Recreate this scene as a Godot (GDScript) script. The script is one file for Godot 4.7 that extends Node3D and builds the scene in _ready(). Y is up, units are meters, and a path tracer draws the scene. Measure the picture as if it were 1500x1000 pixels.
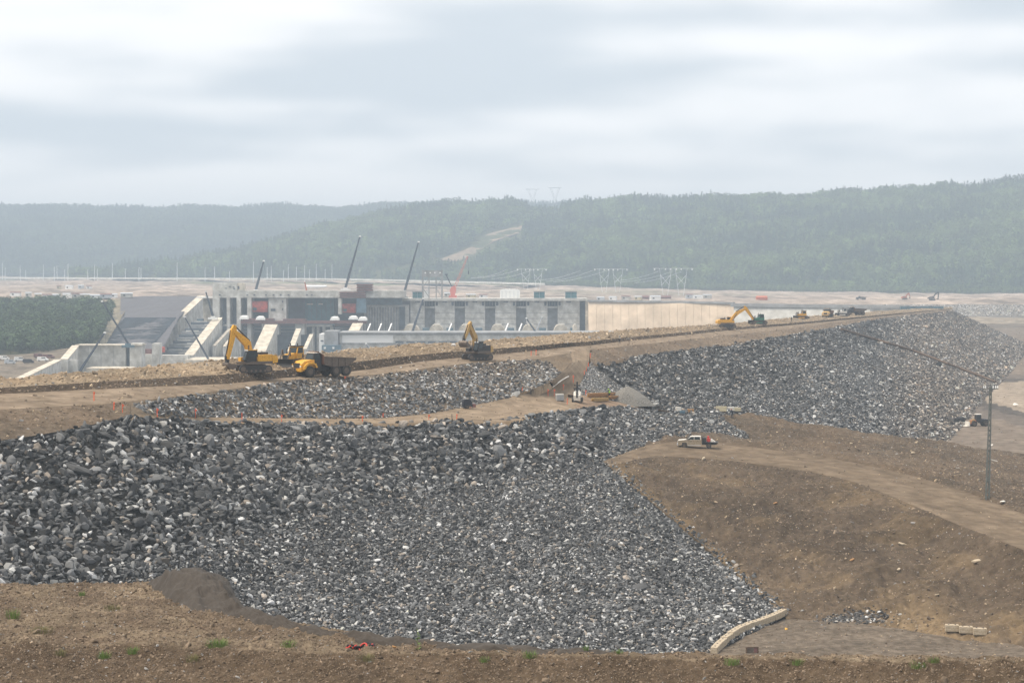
extends Node3D
# ---------------------------------------------------------------- layout
const F := 2917.0           # focal length in pixels of a 1500 x 1000 frame
const CAM_Y := 60.0         # eye height above the datum
const PITCH := 0.034268     # lens tilted down, radians
var rng := RandomNumberGenerator.new()
var M := {}
var patches := {}
var used := {}
var nz := FastNoiseLite.new()
var nf := FastNoiseLite.new()
var nc := FastNoiseLite.new()

class MB:
	var v := PackedVector3Array()
	var n := PackedVector3Array()
	func tri(a: Vector3, b: Vector3, c: Vector3):
		var m := (c - a).cross(b - a)
		if m.length_squared() < 1e-16: return
		m = m.normalized()
		v.append_array(PackedVector3Array([a, b, c])); n.append_array(PackedVector3Array([m, m, m]))
	func face(p: Array, c: Vector3):      # fan whose normal points away from c
		var m: Vector3 = (p[2] - p[0]).cross(p[1] - p[0])
		var q := p
		if m.dot(p[0] - c) < 0.0:
			q = p.duplicate(); q.reverse()
		for i in range(1, q.size() - 1): tri(q[0], q[i], q[i + 1])
	func hex(a: Array):                    # eight corners, bottom four then top four, same order
		var c := Vector3.ZERO
		for p in a: c += p / 8.0
		face([a[0], a[1], a[2], a[3]], c); face([a[4], a[5], a[6], a[7]], c)
		for i in 4: face([a[i], a[(i + 1) % 4], a[(i + 1) % 4 + 4], a[i + 4]], c)
	func box(c: Vector3, s: Vector3, b := Basis.IDENTITY):
		var h := s / 2
		var a := []
		for y in [-1, 1]:
			for q in [[-1, -1], [1, -1], [1, 1], [-1, 1]]: a.append(c + b * Vector3(q[0] * h.x, y * h.y, q[1] * h.z))
		hex(a)
	func cbox(c: Vector3, s: Vector3, k: float, b := Basis.IDENTITY):   # box with chamfered edges
		var h := s / 2
		var P = func(x, y, z, ax):
			var e := Vector3(h.x - k, h.y - k, h.z - k)
			e[ax] = h[ax]
			return c + b * Vector3(x * e.x, y * e.y, z * e.z)
		for g in [-1, 1]:
			face([P.call(g, -1, -1, 0), P.call(g, 1, -1, 0), P.call(g, 1, 1, 0), P.call(g, -1, 1, 0)], c)
			face([P.call(-1, g, -1, 1), P.call(1, g, -1, 1), P.call(1, g, 1, 1), P.call(-1, g, 1, 1)], c)
			face([P.call(-1, -1, g, 2), P.call(1, -1, g, 2), P.call(1, 1, g, 2), P.call(-1, 1, g, 2)], c)
			for t in [-1, 1]:
				face([P.call(g, t, -1, 0), P.call(g, t, 1, 0), P.call(g, t, 1, 1), P.call(g, t, -1, 1)], c)
				face([P.call(g, -1, t, 0), P.call(g, 1, t, 0), P.call(g, 1, t, 2), P.call(g, -1, t, 2)], c)
				face([P.call(-1, g, t, 1), P.call(1, g, t, 1), P.call(1, g, t, 2), P.call(-1, g, t, 2)], c)
				for w in [-1, 1]: face([P.call(g, t, w, 0), P.call(g, t, w, 1), P.call(g, t, w, 2)], c)
	func prism(p: PackedVector2Array, z0: float, z1: float, b := Basis.IDENTITY, o := Vector3.ZERO):   # outline in x and y, extruded along z
		var q := p
		if Geometry2D.is_polygon_clockwise(q):
			q = p.duplicate(); q.reverse()
		var t := Geometry2D.triangulate_polygon(q)
		var at := func(i: int, z: float): return o + b * Vector3(q[i].x, q[i].y, z)
		for i in range(0, t.size(), 3):
			var m: float = (q[t[i + 1]] - q[t[i]]).cross(q[t[i + 2]] - q[t[i]])
			var x := t[i + 1]; var y := t[i + 2]
			if m < 0: x = t[i + 2]; y = t[i + 1]
			tri(at.call(t[i], z1), at.call(y, z1), at.call(x, z1)); tri(at.call(t[i], z0), at.call(x, z0), at.call(y, z0))
		for i in q.size():
			var j := (i + 1) % q.size()
			tri(at.call(i, z0), at.call(i, z1), at.call(j, z1)); tri(at.call(i, z0), at.call(j, z1), at.call(j, z0))
	func tube(a: Vector3, b: Vector3, r0: float, r1 := -1.0, k := 8):
		if r1 < 0: r1 = r0
		var d := (b - a).normalized()
		var s := d.cross(Vector3.UP if absf(d.y) < 0.9 else Vector3.RIGHT).normalized()
		var t := d.cross(s)
		var c := (a + b) / 2
		var A := []; var B := []
		for i in k:
			var w := TAU * i / k
			var o := s * cos(w) + t * sin(w)
			A.append(a + o * r0); B.append(b + o * r1)
		for i in k: face([A[i], A[(i + 1) % k], B[(i + 1) % k], B[i]], c)
		if r0 > 1e-4: face(A, c)
		if r1 > 1e-4: face(B, c)
	func beam(a: Vector3, b: Vector3, w: float, h: float, w1 := -1.0, h1 := -1.0):   # square bar that may taper
		if w1 < 0: w1 = w
		if h1 < 0: h1 = h
		var d := (b - a).normalized()
		var s := d.cross(Vector3.UP if absf(d.y) < 0.98 else Vector3.RIGHT).normalized()
		var t := s.cross(d)
		hex([a - s * w / 2 - t * h / 2, a + s * w / 2 - t * h / 2, a + s * w / 2 + t * h / 2, a - s * w / 2 + t * h / 2, b - s * w1 / 2 - t * h1 / 2, b + s * w1 / 2 - t * h1 / 2, b + s * w1 / 2 + t * h1 / 2, b - s * w1 / 2 + t * h1 / 2])
	func wheel(c: Vector3, r: float, w: float, k := 18):   # disc across z with shouldered tread
		var q := [[r * 0.55, w * 0.5], [r * 0.93, w * 0.5], [r, w * 0.38], [r, -w * 0.38], [r * 0.93, -w * 0.5], [r * 0.55, -w * 0.5]]
		for i in k:
			var a := TAU * i / k; var b := TAU * (i + 1) / k
			for j in q.size() - 1:
				face([c + Vector3(cos(a) * q[j][0], sin(a) * q[j][0], q[j][1]), c + Vector3(cos(b) * q[j][0], sin(b) * q[j][0], q[j][1]), c + Vector3(cos(b) * q[j + 1][0], sin(b) * q[j + 1][0], q[j + 1][1]), c + Vector3(cos(a) * q[j + 1][0], sin(a) * q[j + 1][0], q[j + 1][1])], c)
	func mesh() -> ArrayMesh:
		var a := []
		a.resize(Mesh.ARRAY_MAX)
		a[Mesh.ARRAY_VERTEX] = v; a[Mesh.ARRAY_NORMAL] = n
		var m := ArrayMesh.new()
		m.add_surface_from_arrays(Mesh.PRIMITIVE_TRIANGLES, a)
		return m

func numbered(called: String) -> String:
	used[called] = used.get(called, -1) + 1
	return called if used[called] == 0 else "%s_%03d" % [called, used[called]]

const ORD := ["first", "second", "third", "fourth", "fifth", "sixth", "seventh", "eighth", "ninth", "tenth", "eleventh", "twelfth", "thirteenth", "fourteenth", "fifteenth", "sixteenth", "seventeenth", "eighteenth", "nineteenth", "twentieth"]
func nth(k: int) -> String:
	if k < 20: return ORD[k]
	if k == 29: return "thirtieth"
	return ("twenty-" if k < 29 else "thirty-") + ORD[k - 20 if k < 29 else k - 30]

func tag(o: Node, label: String, category: String, group := "", kind := ""):
	o.set_meta("label", label); o.set_meta("category", category)
	if group: o.set_meta("group", group)
	if kind: o.set_meta("kind", kind)

func part(called: String, mb, m: Material, parent: Node) -> MeshInstance3D:
	var o := MeshInstance3D.new()
	o.name = called if parent != self else numbered(called)
	o.mesh = mb.mesh() if mb is MB else mb
	o.material_override = m
	parent.add_child(o, true)
	return o

func thing(called: String, at: Vector3, yaw := 0.0, label := "", category := "", group := "") -> Node3D:
	var o := Node3D.new()
	o.name = numbered(called); add_child(o)
	o.position = at; o.rotation_degrees.y = yaw
	tag(o, label, category, group)
	return o

func copy(src: Node3D, at: Vector3, yaw: float, label: String, group := "") -> Node3D:
	var o: Node3D = src.duplicate()
	var base := String(src.name)
	if base.length() > 4 and base.right(3).is_valid_int(): base = base.left(base.length() - 4)
	o.name = numbered(base); add_child(o)
	o.position = at; o.rotation_degrees.y = yaw
	o.set_meta("label", label)
	if group: o.set_meta("group", group)
	return o

# pixel of the photograph <-> place
func ray(u: float, v: float) -> Vector3:
	return Vector3((u - 750.0) / F, (500.0 - v) / F, -1.0).rotated(Vector3.RIGHT, -PITCH)
func P(u: float, v: float, h: float) -> Vector3:          # the place seen at a pixel, h metres below the eye
	var r := ray(u, v)
	return Vector3(0, CAM_Y, 0) + r * (h / -r.y)
func D(u: float, v: float, d: float) -> Vector3:          # the place seen at a pixel, d metres ahead
	var r := ray(u, v)
	return Vector3(0, CAM_Y, 0) + r * (d / -r.z)
func pix(p: Vector3) -> Vector2:
	var c := (p - Vector3(0, CAM_Y, 0)).rotated(Vector3.RIGHT, PITCH)
	return Vector2(750.0 + F * c.x / -c.z, 500.0 - F * c.y / -c.z)

# ---------------------------------------------------------------- materials
func grain(seed_: int, size: int, f: float, lo: float, hi: float, oct := 5, tint := Color(1, 1, 1), specks := 0.0) -> ImageTexture:
	var n := FastNoiseLite.new()
	n.seed = seed_; n.frequency = f; n.fractal_octaves = oct; n.fractal_gain = 0.62
	var im := n.get_seamless_image(size, size)
	im.convert(Image.FORMAT_RGB8)
	var r := RandomNumberGenerator.new(); r.seed = seed_
	for y in size:
		for x in size:
			var g := im.get_pixel(x, y).r
			var k := lerpf(lo, hi, g)
			if specks > 0 and r.randf() < specks: k = minf(1.0, k * r.randf_range(0.6, 1.5))
			im.set_pixel(x, y, Color(lerpf(tint.r, 1, g) * k, lerpf(tint.g, 1, g) * k, lerpf(tint.b, 1, g) * k))
	im.generate_mipmaps()
	return ImageTexture.create_from_image(im)

func lin(r: float, g: float, b: float) -> Color: return Color(r, g, b).linear_to_srgb()

func mat(called: String, c: Color, rough := 0.8, metal := 0.0, tex = null, sc := 0.3) -> StandardMaterial3D:
	var m := StandardMaterial3D.new()
	m.resource_name = called
	m.albedo_color = c.linear_to_srgb(); m.roughness = rough; m.metallic = metal
	if tex:
		m.albedo_texture = tex; m.uv1_triplanar = true; m.uv1_scale = Vector3.ONE * sc
	M[called] = m
	return m

func earth(called: String, tex: Texture2D, sc: float, relief: Texture2D, cm: float) -> StandardMaterial3D:
	var m := mat(called, Color(1, 1, 1), 0.95, 0.0, tex, sc)
	m.uv1_world_triplanar = true; m.vertex_color_use_as_albedo = true
	m.metallic_specular = 0.2
	if relief and cm > 0:
		m.heightmap_enabled = true; m.heightmap_texture = relief; m.heightmap_scale = cm
	return m

func make_materials():
	var g1 := grain(3, 512, 0.03, 0.62, 1.0, 6, Color(0.95, 0.93, 0.9), 0.12)
	var g2 := grain(5, 512, 0.012, 0.7, 1.0, 5, Color(0.97, 0.95, 0.92), 0.0)
	var dirty := grain(9, 256, 0.03, 0.8, 1.04, 5, Color(0.94, 0.9, 0.84), 0.0)
	var stain := grain(11, 512, 0.008, 0.72, 1.05, 5, Color(0.96, 0.95, 0.92), 0.02)
	earth("near_soil", g1, 0.11, g1, 9.0)
	earth("soil", g1, 0.045, g1, 25.0)
	earth("track", g2, 0.04, g1, 6.0)
	earth("rock_base", g1, 0.12, g1, 10.0)
	earth("far_land", g1, 0.004, null, 0)
	for a in [["stone", 0.85], ["leaf", 0.9]]:
		var m := mat(a[0], Color(1, 1, 1), a[1])
		m.vertex_color_use_as_albedo = true; m.metallic_specular = 0.3
	M.leaf.backlight = lin(0.05, 0.08, 0.02)
	mat("cloth", Color(0.07, 0.058, 0.048), 0.95, 0, g2, 0.5)
	mat("yellow", Color(0.8, 0.43, 0.035), 0.5, 0, dirty, 0.35)
	mat("pale_yellow", Color(0.55, 0.36, 0.12), 0.6, 0, dirty, 0.35)
	mat("orange", Color(0.6, 0.13, 0.03), 0.6, 0, dirty, 0.3)
	mat("dark_steel", Color(0.035, 0.035, 0.038), 0.6, 0.2, dirty, 0.4)
	mat("worn_steel", Color(0.16, 0.13, 0.11), 0.55, 0.4, dirty, 0.4)
	mat("rubber", Color(0.05, 0.046, 0.042), 0.9, 0, dirty, 0.5)
	mat("glass", Color(0.02, 0.028, 0.03), 0.08)
	mat("rust_body", Color(0.2, 0.1, 0.055), 0.75, 0, dirty, 0.3)
	mat("white_paint", Color(0.82, 0.81, 0.78), 0.45, 0, dirty, 0.3)
	mat("white_far", Color(0.8, 0.8, 0.78), 0.6)
	mat("mud_paint", Color(0.36, 0.3, 0.22), 0.8, 0, dirty, 0.4)
	mat("lamp_white", Color(0.8, 0.8, 0.78), 0.3)
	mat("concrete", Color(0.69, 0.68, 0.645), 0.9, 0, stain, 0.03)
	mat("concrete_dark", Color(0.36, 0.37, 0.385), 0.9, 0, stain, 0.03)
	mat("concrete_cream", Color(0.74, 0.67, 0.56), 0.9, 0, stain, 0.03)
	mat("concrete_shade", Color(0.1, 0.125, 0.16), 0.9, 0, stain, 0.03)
	mat("block_stone", Color(0.5, 0.43, 0.33), 0.9, 0, dirty, 0.4)
	mat("buff", Color(0.84, 0.68, 0.52), 0.95, 0, stain, 0.012)
	mat("teal", Color(0.045, 0.17, 0.21), 0.6, 0, stain, 0.05)
	mat("blue_steel", Color(0.1, 0.19, 0.26), 0.6, 0, stain, 0.05)
	mat("gate_red", Color(0.82, 0.12, 0.07), 0.6, 0, stain, 0.06)
	mat("rust_form", Color(0.22, 0.1, 0.09), 0.8, 0, stain, 0.06)
	mat("crane_dark", Color(0.03, 0.045, 0.07), 0.5)
	mat("crane_red", Color(0.55, 0.17, 0.14), 0.5)
	mat("galvanised", Color(0.5, 0.53, 0.56), 0.5, 0.3)
	mat("pole_white", Color(0.78, 0.8, 0.82), 0.5)
	mat("pole_grey", Color(0.13, 0.14, 0.13), 0.7)
	mat("marker_orange", Color(0.75, 0.12, 0.04), 0.6)
	mat("marker_dark", Color(0.08, 0.07, 0.07), 0.8)
	mat("red", Color(0.5, 0.03, 0.02), 0.5)
	mat("hi_vis", Color(0.42, 0.75, 0.05), 0.7)
	mat("cloth_dark", Color(0.02, 0.022, 0.03), 0.9)
	mat("skin", Color(0.4, 0.24, 0.17), 0.7)
	mat("timber", Color(0.42, 0.24, 0.1), 0.85, 0, dirty, 0.5)
	mat("timber_dark", Color(0.13, 0.085, 0.055), 0.85, 0, dirty, 0.5)
	mat("tan_canvas", Color(0.5, 0.44, 0.3), 0.9)
	mat("wire", Color(0.6, 0.64, 0.68), 0.5)
	mat("green_paint", Color(0.03, 0.16, 0.1), 0.6)
	mat("drain_grey", Color(0.15, 0.145, 0.165), 0.95, 0, g1, 0.06)
	mat("amber", Color(0.7, 0.38, 0.04), 0.5)

# ---------------------------------------------------------------- terrain
func noise3(x: float, z: float) -> float:      # lumps of soil common to all the near ground
	return nz.get_noise_2d(x, z)

func lines_of(a: Array) -> Array:
	var out := []
	for l in a:
		var q := PackedVector3Array()
		for p in l: q.append(p if p is Vector3 else P(p[0], p[1], p[2]))
		out.append(q)
	return out

func along(q: PackedVector3Array, s: float) -> Vector3:
	var n := q.size()
	var i := clampi(int(s), 0, n - 2)
	var t := s - i
	var a := q[maxi(i - 1, 0)]; var b := q[i]; var c := q[i + 1]; var d := q[mini(i + 2, n - 1)]
	var r := b.lerp(c, t)
	return r.lerp(b.cubic_interpolate(c, a, d, t), 0.5)

# lofts a sheet through lines of [u, v, drop]; rough = [height of lumps, per metre, height of clods, per metre]; paint(x, z, s, t) is the colour of the ground there
func patch(called: String, src: Array, nu: int, nvs: Array, rough: Array, m: Material, paint: Callable, parent: Node = self) -> MeshInstance3D:
	var L := lines_of(src)
	var last: int = L[0].size() - 1
	var rows := 1
	for k in nvs: rows += k
	var pts := PackedVector3Array(); pts.resize((nu + 1) * rows)
	var col := PackedColorArray(); col.resize(pts.size())
	var r := 0
	for k in nvs.size():
		for j in nvs[k] + (1 if k == nvs.size() - 1 else 0):
			var t: float = float(j) / nvs[k]
			for i in nu + 1:
				var s := float(last) * i / nu
				var p := along(L[k], s).lerp(along(L[k + 1], s), t)
				var edge := minf(minf(i, nu - i) / 4.0, minf(r, rows - 1 - r) / 4.0)
				var fade := clampf(edge, 0.12, 1.0)
				p.y += fade * (rough[0] * nz.get_noise_2d(p.x * rough[1], p.z * rough[1]) + rough[2] * nf.get_noise_2d(p.x * rough[3], p.z * rough[3]))
				pts[r * (nu + 1) + i] = p
				col[r * (nu + 1) + i] = paint.call(p.x, p.z, float(i) / nu, float(r) / (rows - 1))
			r += 1
	return sheet(called, pts, col, nu + 1, rows, m, parent)

func sheet(called: String, pts: PackedVector3Array, col: PackedColorArray, w: int, rows: int, m: Material, parent: Node) -> MeshInstance3D:
	var nor := PackedVector3Array(); nor.resize(pts.size())
	var sum := 0.0
	for r in rows:
		for i in w:
			var a := pts[r * w + mini(i + 1, w - 1)] - pts[r * w + maxi(i - 1, 0)]
			var b := pts[mini(r + 1, rows - 1) * w + i] - pts[maxi(r - 1, 0) * w + i]
			var q := a.cross(b)
			sum += signf(q.y)
			nor[r * w + i] = Vector3.UP if q.length_squared() < 1e-12 else q.normalized()
	var sg := 1.0 if sum > 0 else -1.0
	for k in nor.size(): nor[k] *= sg
	# the sheet with its edges turned down into the ground, so that neighbours close up
	var W := w + 2
	var v2 := PackedVector3Array(); var n2 := PackedVector3Array(); var c2 := PackedColorArray()
	for r in rows + 2:
		for i in W:
			var k := clampi(r - 1, 0, rows - 1) * w + clampi(i - 1, 0, w - 1)
			var rim := r == 0 or i == 0 or r == rows + 1 or i == w + 1
			v2.append(pts[k] - (Vector3(0, 1.3, 0) + nor[k] * 0.2 if rim else Vector3.ZERO)); n2.append(nor[k]); c2.append(col[k])
	var idx := PackedInt32Array()
	for r in rows + 1:
		for i in W - 1:
			var a := r * W + i
			idx.append_array(PackedInt32Array([a, a + 1, a + W, a + 1, a + W + 1, a + W] if sg < 0 else [a, a + W, a + 1, a + 1, a + W, a + W + 1]))
	var arr := []
	arr.resize(Mesh.ARRAY_MAX)
	arr[Mesh.ARRAY_VERTEX] = v2; arr[Mesh.ARRAY_NORMAL] = n2; arr[Mesh.ARRAY_COLOR] = c2; arr[Mesh.ARRAY_INDEX] = idx
	var me := ArrayMesh.new()
	me.add_surface_from_arrays(Mesh.PRIMITIVE_TRIANGLES, arr)
	var o := part(called, me, m, parent)
	# blocks of cells with their outlines in the picture, to find the ground under a pixel
	var pp := PackedVector2Array(); pp.resize(pts.size())
	for k in pts.size(): pp[k] = pix(pts[k])
	var blocks := []
	var B := 12
	for r0 in range(0, rows - 1, B):
		for i0 in range(0, w - 1, B):
			var rect := Rect2(pp[r0 * w + i0], Vector2.ZERO)
			for r in range(r0, mini(r0 + B, rows - 1) + 1):
				for i in range(i0, mini(i0 + B, w - 1) + 1): rect = rect.expand(pp[r * w + i])
			blocks.append([rect.grow(0.01), r0, i0])
	patches[o] = {p = pts, pp = pp, n = nor, w = w, rows = rows, blocks = blocks, B = B}
	return o

# the nearest ground at a pixel
func ground(u: float, v: float, again := true) -> Vector3:
	var best := Vector3(0, 0, 1e9)
	var px := Vector2(u, v)
	for o in patches:
		var g: Dictionary = patches[o]
		for b in g.blocks:
			if not b[0].has_point(px): continue
			for r in range(b[1], mini(b[1] + g.B, g.rows - 1)):
				for i in range(b[2], mini(b[2] + g.B, g.w - 1)):
					var a: int = r * g.w + i
					for t in [[a, a + 1, a + g.w], [a + 1, a + g.w + 1, a + g.w]]:
						if Geometry2D.point_is_inside_triangle(px, g.pp[t[0]], g.pp[t[1]], g.pp[t[2]]):
							var pl := Plane(g.p[t[0]], g.p[t[1]], g.p[t[2]])
							var hit = pl.intersects_ray(Vector3(0, CAM_Y, 0), ray(u, v))
							if hit != null and (best.z > 1e8 or hit.z > best.z): best = hit
	if best.z > 1e8 and again:          # a seam between two sheets: look beside it
		for s in [Vector2(3, -1), Vector2(-3, 1), Vector2(0, 3), Vector2(0, -3), Vector2(7, 0)]:
			var q := ground(u + s.x, v + s.y, false)
			if q.z < 1e8: return q
	if best.z > 1e8:
		if not again: return best
		print("no ground at ", u, " ", v); return P(u, v, 40)
	return best

# the height of the ground at a place
func height(x: float, z: float, guess: float) -> float:
	var p := Vector3(x, guess, z)
	for k in 6:
		var q := pix(p)
		var h := ground(q.x, q.y)
		if absf(h.y - p.y) < 0.02: break
		p.y = lerpf(p.y, h.y, 0.6)
	return p.y

# ---------------------------------------------------------------- stones
func stone_mesh(seed_: int, cuts: int, flat: float) -> ArrayMesh:
	var r := RandomNumberGenerator.new(); r.seed = seed_
	var s := SphereMesh.new(); s.radius = 0.5; s.height = 1.0; s.radial_segments = 7; s.rings = 4
	var a := s.get_mesh_arrays()
	var v: PackedVector3Array = a[Mesh.ARRAY_VERTEX]
	var planes := []
	for k in cuts:
		planes.append([Vector3(r.randfn(), r.randfn(), r.randfn()).normalized(), r.randf_range(0.17, 0.36)])
	var w := PackedVector3Array()
	for p in v:
		var q := p
		for pl in planes:
			var d: float = q.dot(pl[0]) - pl[1]
			if d > 0: q -= pl[0] * d
		w.append(q * Vector3(1.15, flat, 1.0))
	var mb := MB.new()
	var ix: PackedInt32Array = a[Mesh.ARRAY_INDEX]
	for k in range(0, ix.size(), 3): mb.tri(w[ix[k]], w[ix[k + 1]], w[ix[k + 2]])
	return mb.mesh()

func multi(called: String, me: Mesh, tr: Array, cols: Array, m: Material, parent: Node) -> MultiMeshInstance3D:
	var mm := MultiMesh.new()
	mm.transform_format = MultiMesh.TRANSFORM_3D; mm.use_colors = true
	mm.mesh = me; mm.instance_count = tr.size()
	for k in tr.size():
		mm.set_instance_transform(k, tr[k]); mm.set_instance_color(k, cols[k])
	var o := MultiMeshInstance3D.new()
	o.name = called if parent != self else numbered(called)
	o.multimesh = mm; o.material_override = m
	parent.add_child(o, true)
	return o

# places over a sheet: size(px) gives the stone's width there or 0 for none; pack = stones per square of that width
func strew(o: MeshInstance3D, size: Callable, pack: float, sink: float, out: Array):
	var g: Dictionary = patches[o]
	for r in g.rows - 1:
		for i in g.w - 1:
			var k: int = r * g.w + i
			var a: Vector3 = g.p[k]; var b: Vector3 = g.p[k + 1]; var c: Vector3 = g.p[k + g.w]; var d: Vector3 = g.p[k + g.w + 1]
			var px: Vector2 = g.pp[k]
			if px.x < -50 or px.x > 1550 or px.y > 1040: continue
			var sz: float = size.call(px.x, px.y)
			if sz <= 0: continue
			var area := (b - a).cross(c - a).length()
			var n := int(area / (sz * sz) * pack + rng.randf())
			for t in n:
				var x := rng.randf(); var y := rng.randf()
				var p := a.lerp(b, x).lerp(c.lerp(d, x), y)
				var s: float = sz * exp(rng.randfn() * 0.32)
				p.y += s * (rng.randf_range(-0.12, 0.28) - sink)
				out.append([p, s])

func stone_basis(s: float) -> Basis:
	return Basis(Vector3(rng.randfn(), rng.randfn(), rng.randfn()).normalized(), rng.randf() * TAU) * Basis.from_scale(Vector3(s * rng.randf_range(0.8, 1.35), s * rng.randf_range(0.6, 1.0), s * rng.randf_range(0.75, 1.15)))

func rock_colour(warm: float, bright: float) -> Color:
	var x := rng.randf()
	var k := exp(rng.randfn() * 0.45) * bright * 1.0
	var c := Color(0.09, 0.0915, 0.093)
	if x < 0.09: c = Color(0.38, 0.38, 0.37)
	elif x < 0.17: c = Color(0.2, 0.175, 0.15)
	elif x < 0.4: c = Color(0.047, 0.048, 0.05)
	c = c.lerp(Color(c.r * 1.5, c.g * 1.25, c.b * 1.02), warm) * k
	return Color(minf(c.r, 0.5), minf(c.g, 0.5), minf(c.b, 0.5))

# stones laid over a slope: the ones that show largest are pieces of it, the rest one mass
func riprap(slope: MeshInstance3D, at: Array, singles: int, warm: Callable, bright: Callable):
	var far := []
	for k in at.size():
		var p: Vector3 = at[k][0]
		var px := pix(p)
		var show: float = at[k][1] / -p.z if px.x > 5 and px.x < 1495 and px.y < 990 else 0.0
		far.append([show, k])
	if singles > 0: far.sort_custom(func(a, b): return a[0] > b[0])
	var mass := Node3D.new(); mass.name = "rubble"; mass.set_meta("kind", "stuff")
	slope.add_child(mass)
	var tr := [[], [], []]; var co := [[], [], []]
	for j in far.size():
		var q: Array = at[far[j][1]]
		var px := pix(q[0])
		var c := rock_colour(warm.call(px.x, px.y), bright.call(px.x, px.y))
		var t := Transform3D(stone_basis(q[1]), q[0])
		if j < singles:
			var me: Mesh = stones[j % 5]
			var o := MeshInstance3D.new(); o.name = "rock"; o.mesh = me; o.transform = t
			var key := "rock_tone_%d" % int(clampf(c.get_luminance() * 60.0, 0, 14))
			if not M.has(key): mat(key, Color(c.r, c.g, c.b), 0.85)
			o.material_override = M[key]
			slope.add_child(o, true)
		else:
			var k := j % 3
			tr[k].append(t); co[k].append(c)
	for k in 3: multi("stones", stones[k], tr[k], co[k], M.stone, mass)
var stones := []
func ease_poly(x: float, pts: Array) -> float:     # value of a polyline at x
	for k in pts.size() - 1:
		if x <= pts[k + 1][0]:
			return lerpf(pts[k][1], pts[k + 1][1], clampf((x - pts[k][0]) / (pts[k + 1][0] - pts[k][0]), 0, 1))
	return pts[-1][1]
func inside(u: float, v: float, poly: PackedVector2Array) -> bool: return Geometry2D.is_point_in_polygon(Vector2(u, v), poly)

# ---------------------------------------------------------------- the scene
func _ready():
	rng.seed = 20240
	nz.seed = 4; nz.frequency = 0.12; nz.fractal_octaves = 4
	nf.seed = 8; nf.frequency = 0.9; nf.fractal_octaves = 3
	nc.seed = 15; nc.frequency = 0.03; nc.fractal_octaves = 4
	# camera
	var cam := Camera3D.new()
	cam.name = "camera"; cam.fov = rad_to_deg(2.0 * atan(500.0 / F)); cam.keep_aspect = Camera3D.KEEP_HEIGHT
	cam.near = 1.0; cam.far = 40000.0
	cam.position = Vector3(0, CAM_Y, 0); cam.rotation = Vector3(-PITCH, 0, 0)
	add_child(cam); cam.make_current()
	# sky, haze and exposure
	var env := Environment.new()
	env.background_mode = Environment.BG_SKY
	var sm := PanoramaSkyMaterial.new(); sm.panorama = cloud_sky()
	env.sky = Sky.new(); env.sky.sky_material = sm
	env.tonemap_mode = Environment.TONE_MAPPER_LINEAR
	env.tonemap_exposure = 1.6
	env.fog_enabled = true; env.fog_density = 0.00025; env.fog_light_color = Color(0.86, 0.93, 1.0)
	env.sdfgi_enabled = true; env.ssao_enabled = true; env.ssil_enabled = true
	var we := WorldEnvironment.new(); we.name = "environment"; we.environment = env; add_child(we)
	# a veiled sun behind thin cloud, high to the left
	var sun := DirectionalLight3D.new(); sun.name = "sun"
	sun.light_energy = 0.95; sun.light_angular_distance = 35.0; sun.light_color = Color(1.0, 0.95, 0.88); sun.shadow_enabled = true
	sun.rotation_degrees = Vector3(-60, -75, 0); add_child(sun)
	make_materials()
	for k in 5: stones.append(stone_mesh(40 + k, 9, [0.75, 0.9, 0.7, 0.85, 0.65][k]))
	terrain_near()
	terrain_far()
	build_objects()

func cloud_sky() -> ImageTexture:
	var w := 2048; var h := 1024
	var im := Image.create(w, h, false, Image.FORMAT_RGBF)
	var a := FastNoiseLite.new(); a.seed = 21; a.frequency = 0.8; a.fractal_octaves = 5; a.fractal_gain = 0.5
	var b := FastNoiseLite.new(); b.seed = 33; b.frequency = 0.22; b.fractal_octaves = 3
	im.fill(Color(0.3, 0.28, 0.25))
	for y in range(0, h / 2 + 2):
		var el := PI * (0.5 - (y + 0.5) / h)
		var sy := sin(el); var cy := cos(el)
		for x in w:
			var az := TAU * ((x + 0.5) / w - 0.5)
			var q := Vector2(sin(az) * cy, -cos(az) * cy) / (maxf(sy, 0.0) + 0.17)
			var n := a.get_noise_2d(q.x * 0.9 + 3.0, q.y * 1.5 + 7.0) * 1.5 + b.get_noise_2d(q.x + 2.0, q.y * 1.2 + 5.0) * 0.9
			var t := smoothstep(-0.75, 0.32, n)
			var c := Color(0.47, 0.515, 0.56).lerp(Color(0.755, 0.755, 0.76), t)
			c = c.lerp(Color(0.86, 0.82, 0.79), 0.75 * (1.0 - smoothstep(0.0, 0.075, sy)))      # paler and warmer toward the horizon, all round
			im.set_pixel(x, y, c)
	return ImageTexture.create_from_image(im)

# colours of the ground, with patches of damp and dry soil
func soil_paint(c: Color, vary: float, f := 1.0) -> Callable:
	return func(x, z, _s, _t):
		var k := 1.0 + vary * nc.get_noise_2d(x * f, z * f) + 0.5 * vary * nc.get_noise_2d(x * f * 5.0, z * f * 5.0)
		var w := 0.06 * nc.get_noise_2d(z * f * 2.0, x * f * 2.0)
		return Color(c.r * (k + w), c.g * k, c.b * (k - w))

func track_paint(c: Color, lanes: float, across: bool) -> Callable:      # wheel tracks run along the strip
	return func(x, z, s, t):
		var a: float = t if across else s
		var b: float = s if across else t
		var k := 1.0 + 0.3 * nc.get_noise_2d(a * lanes * 30.0, b * 60.0) + 0.12 * nc.get_noise_2d(x * 3.0, z * 3.0)
		return Color(c.r * k, c.g * k, c.b * k)

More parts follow.
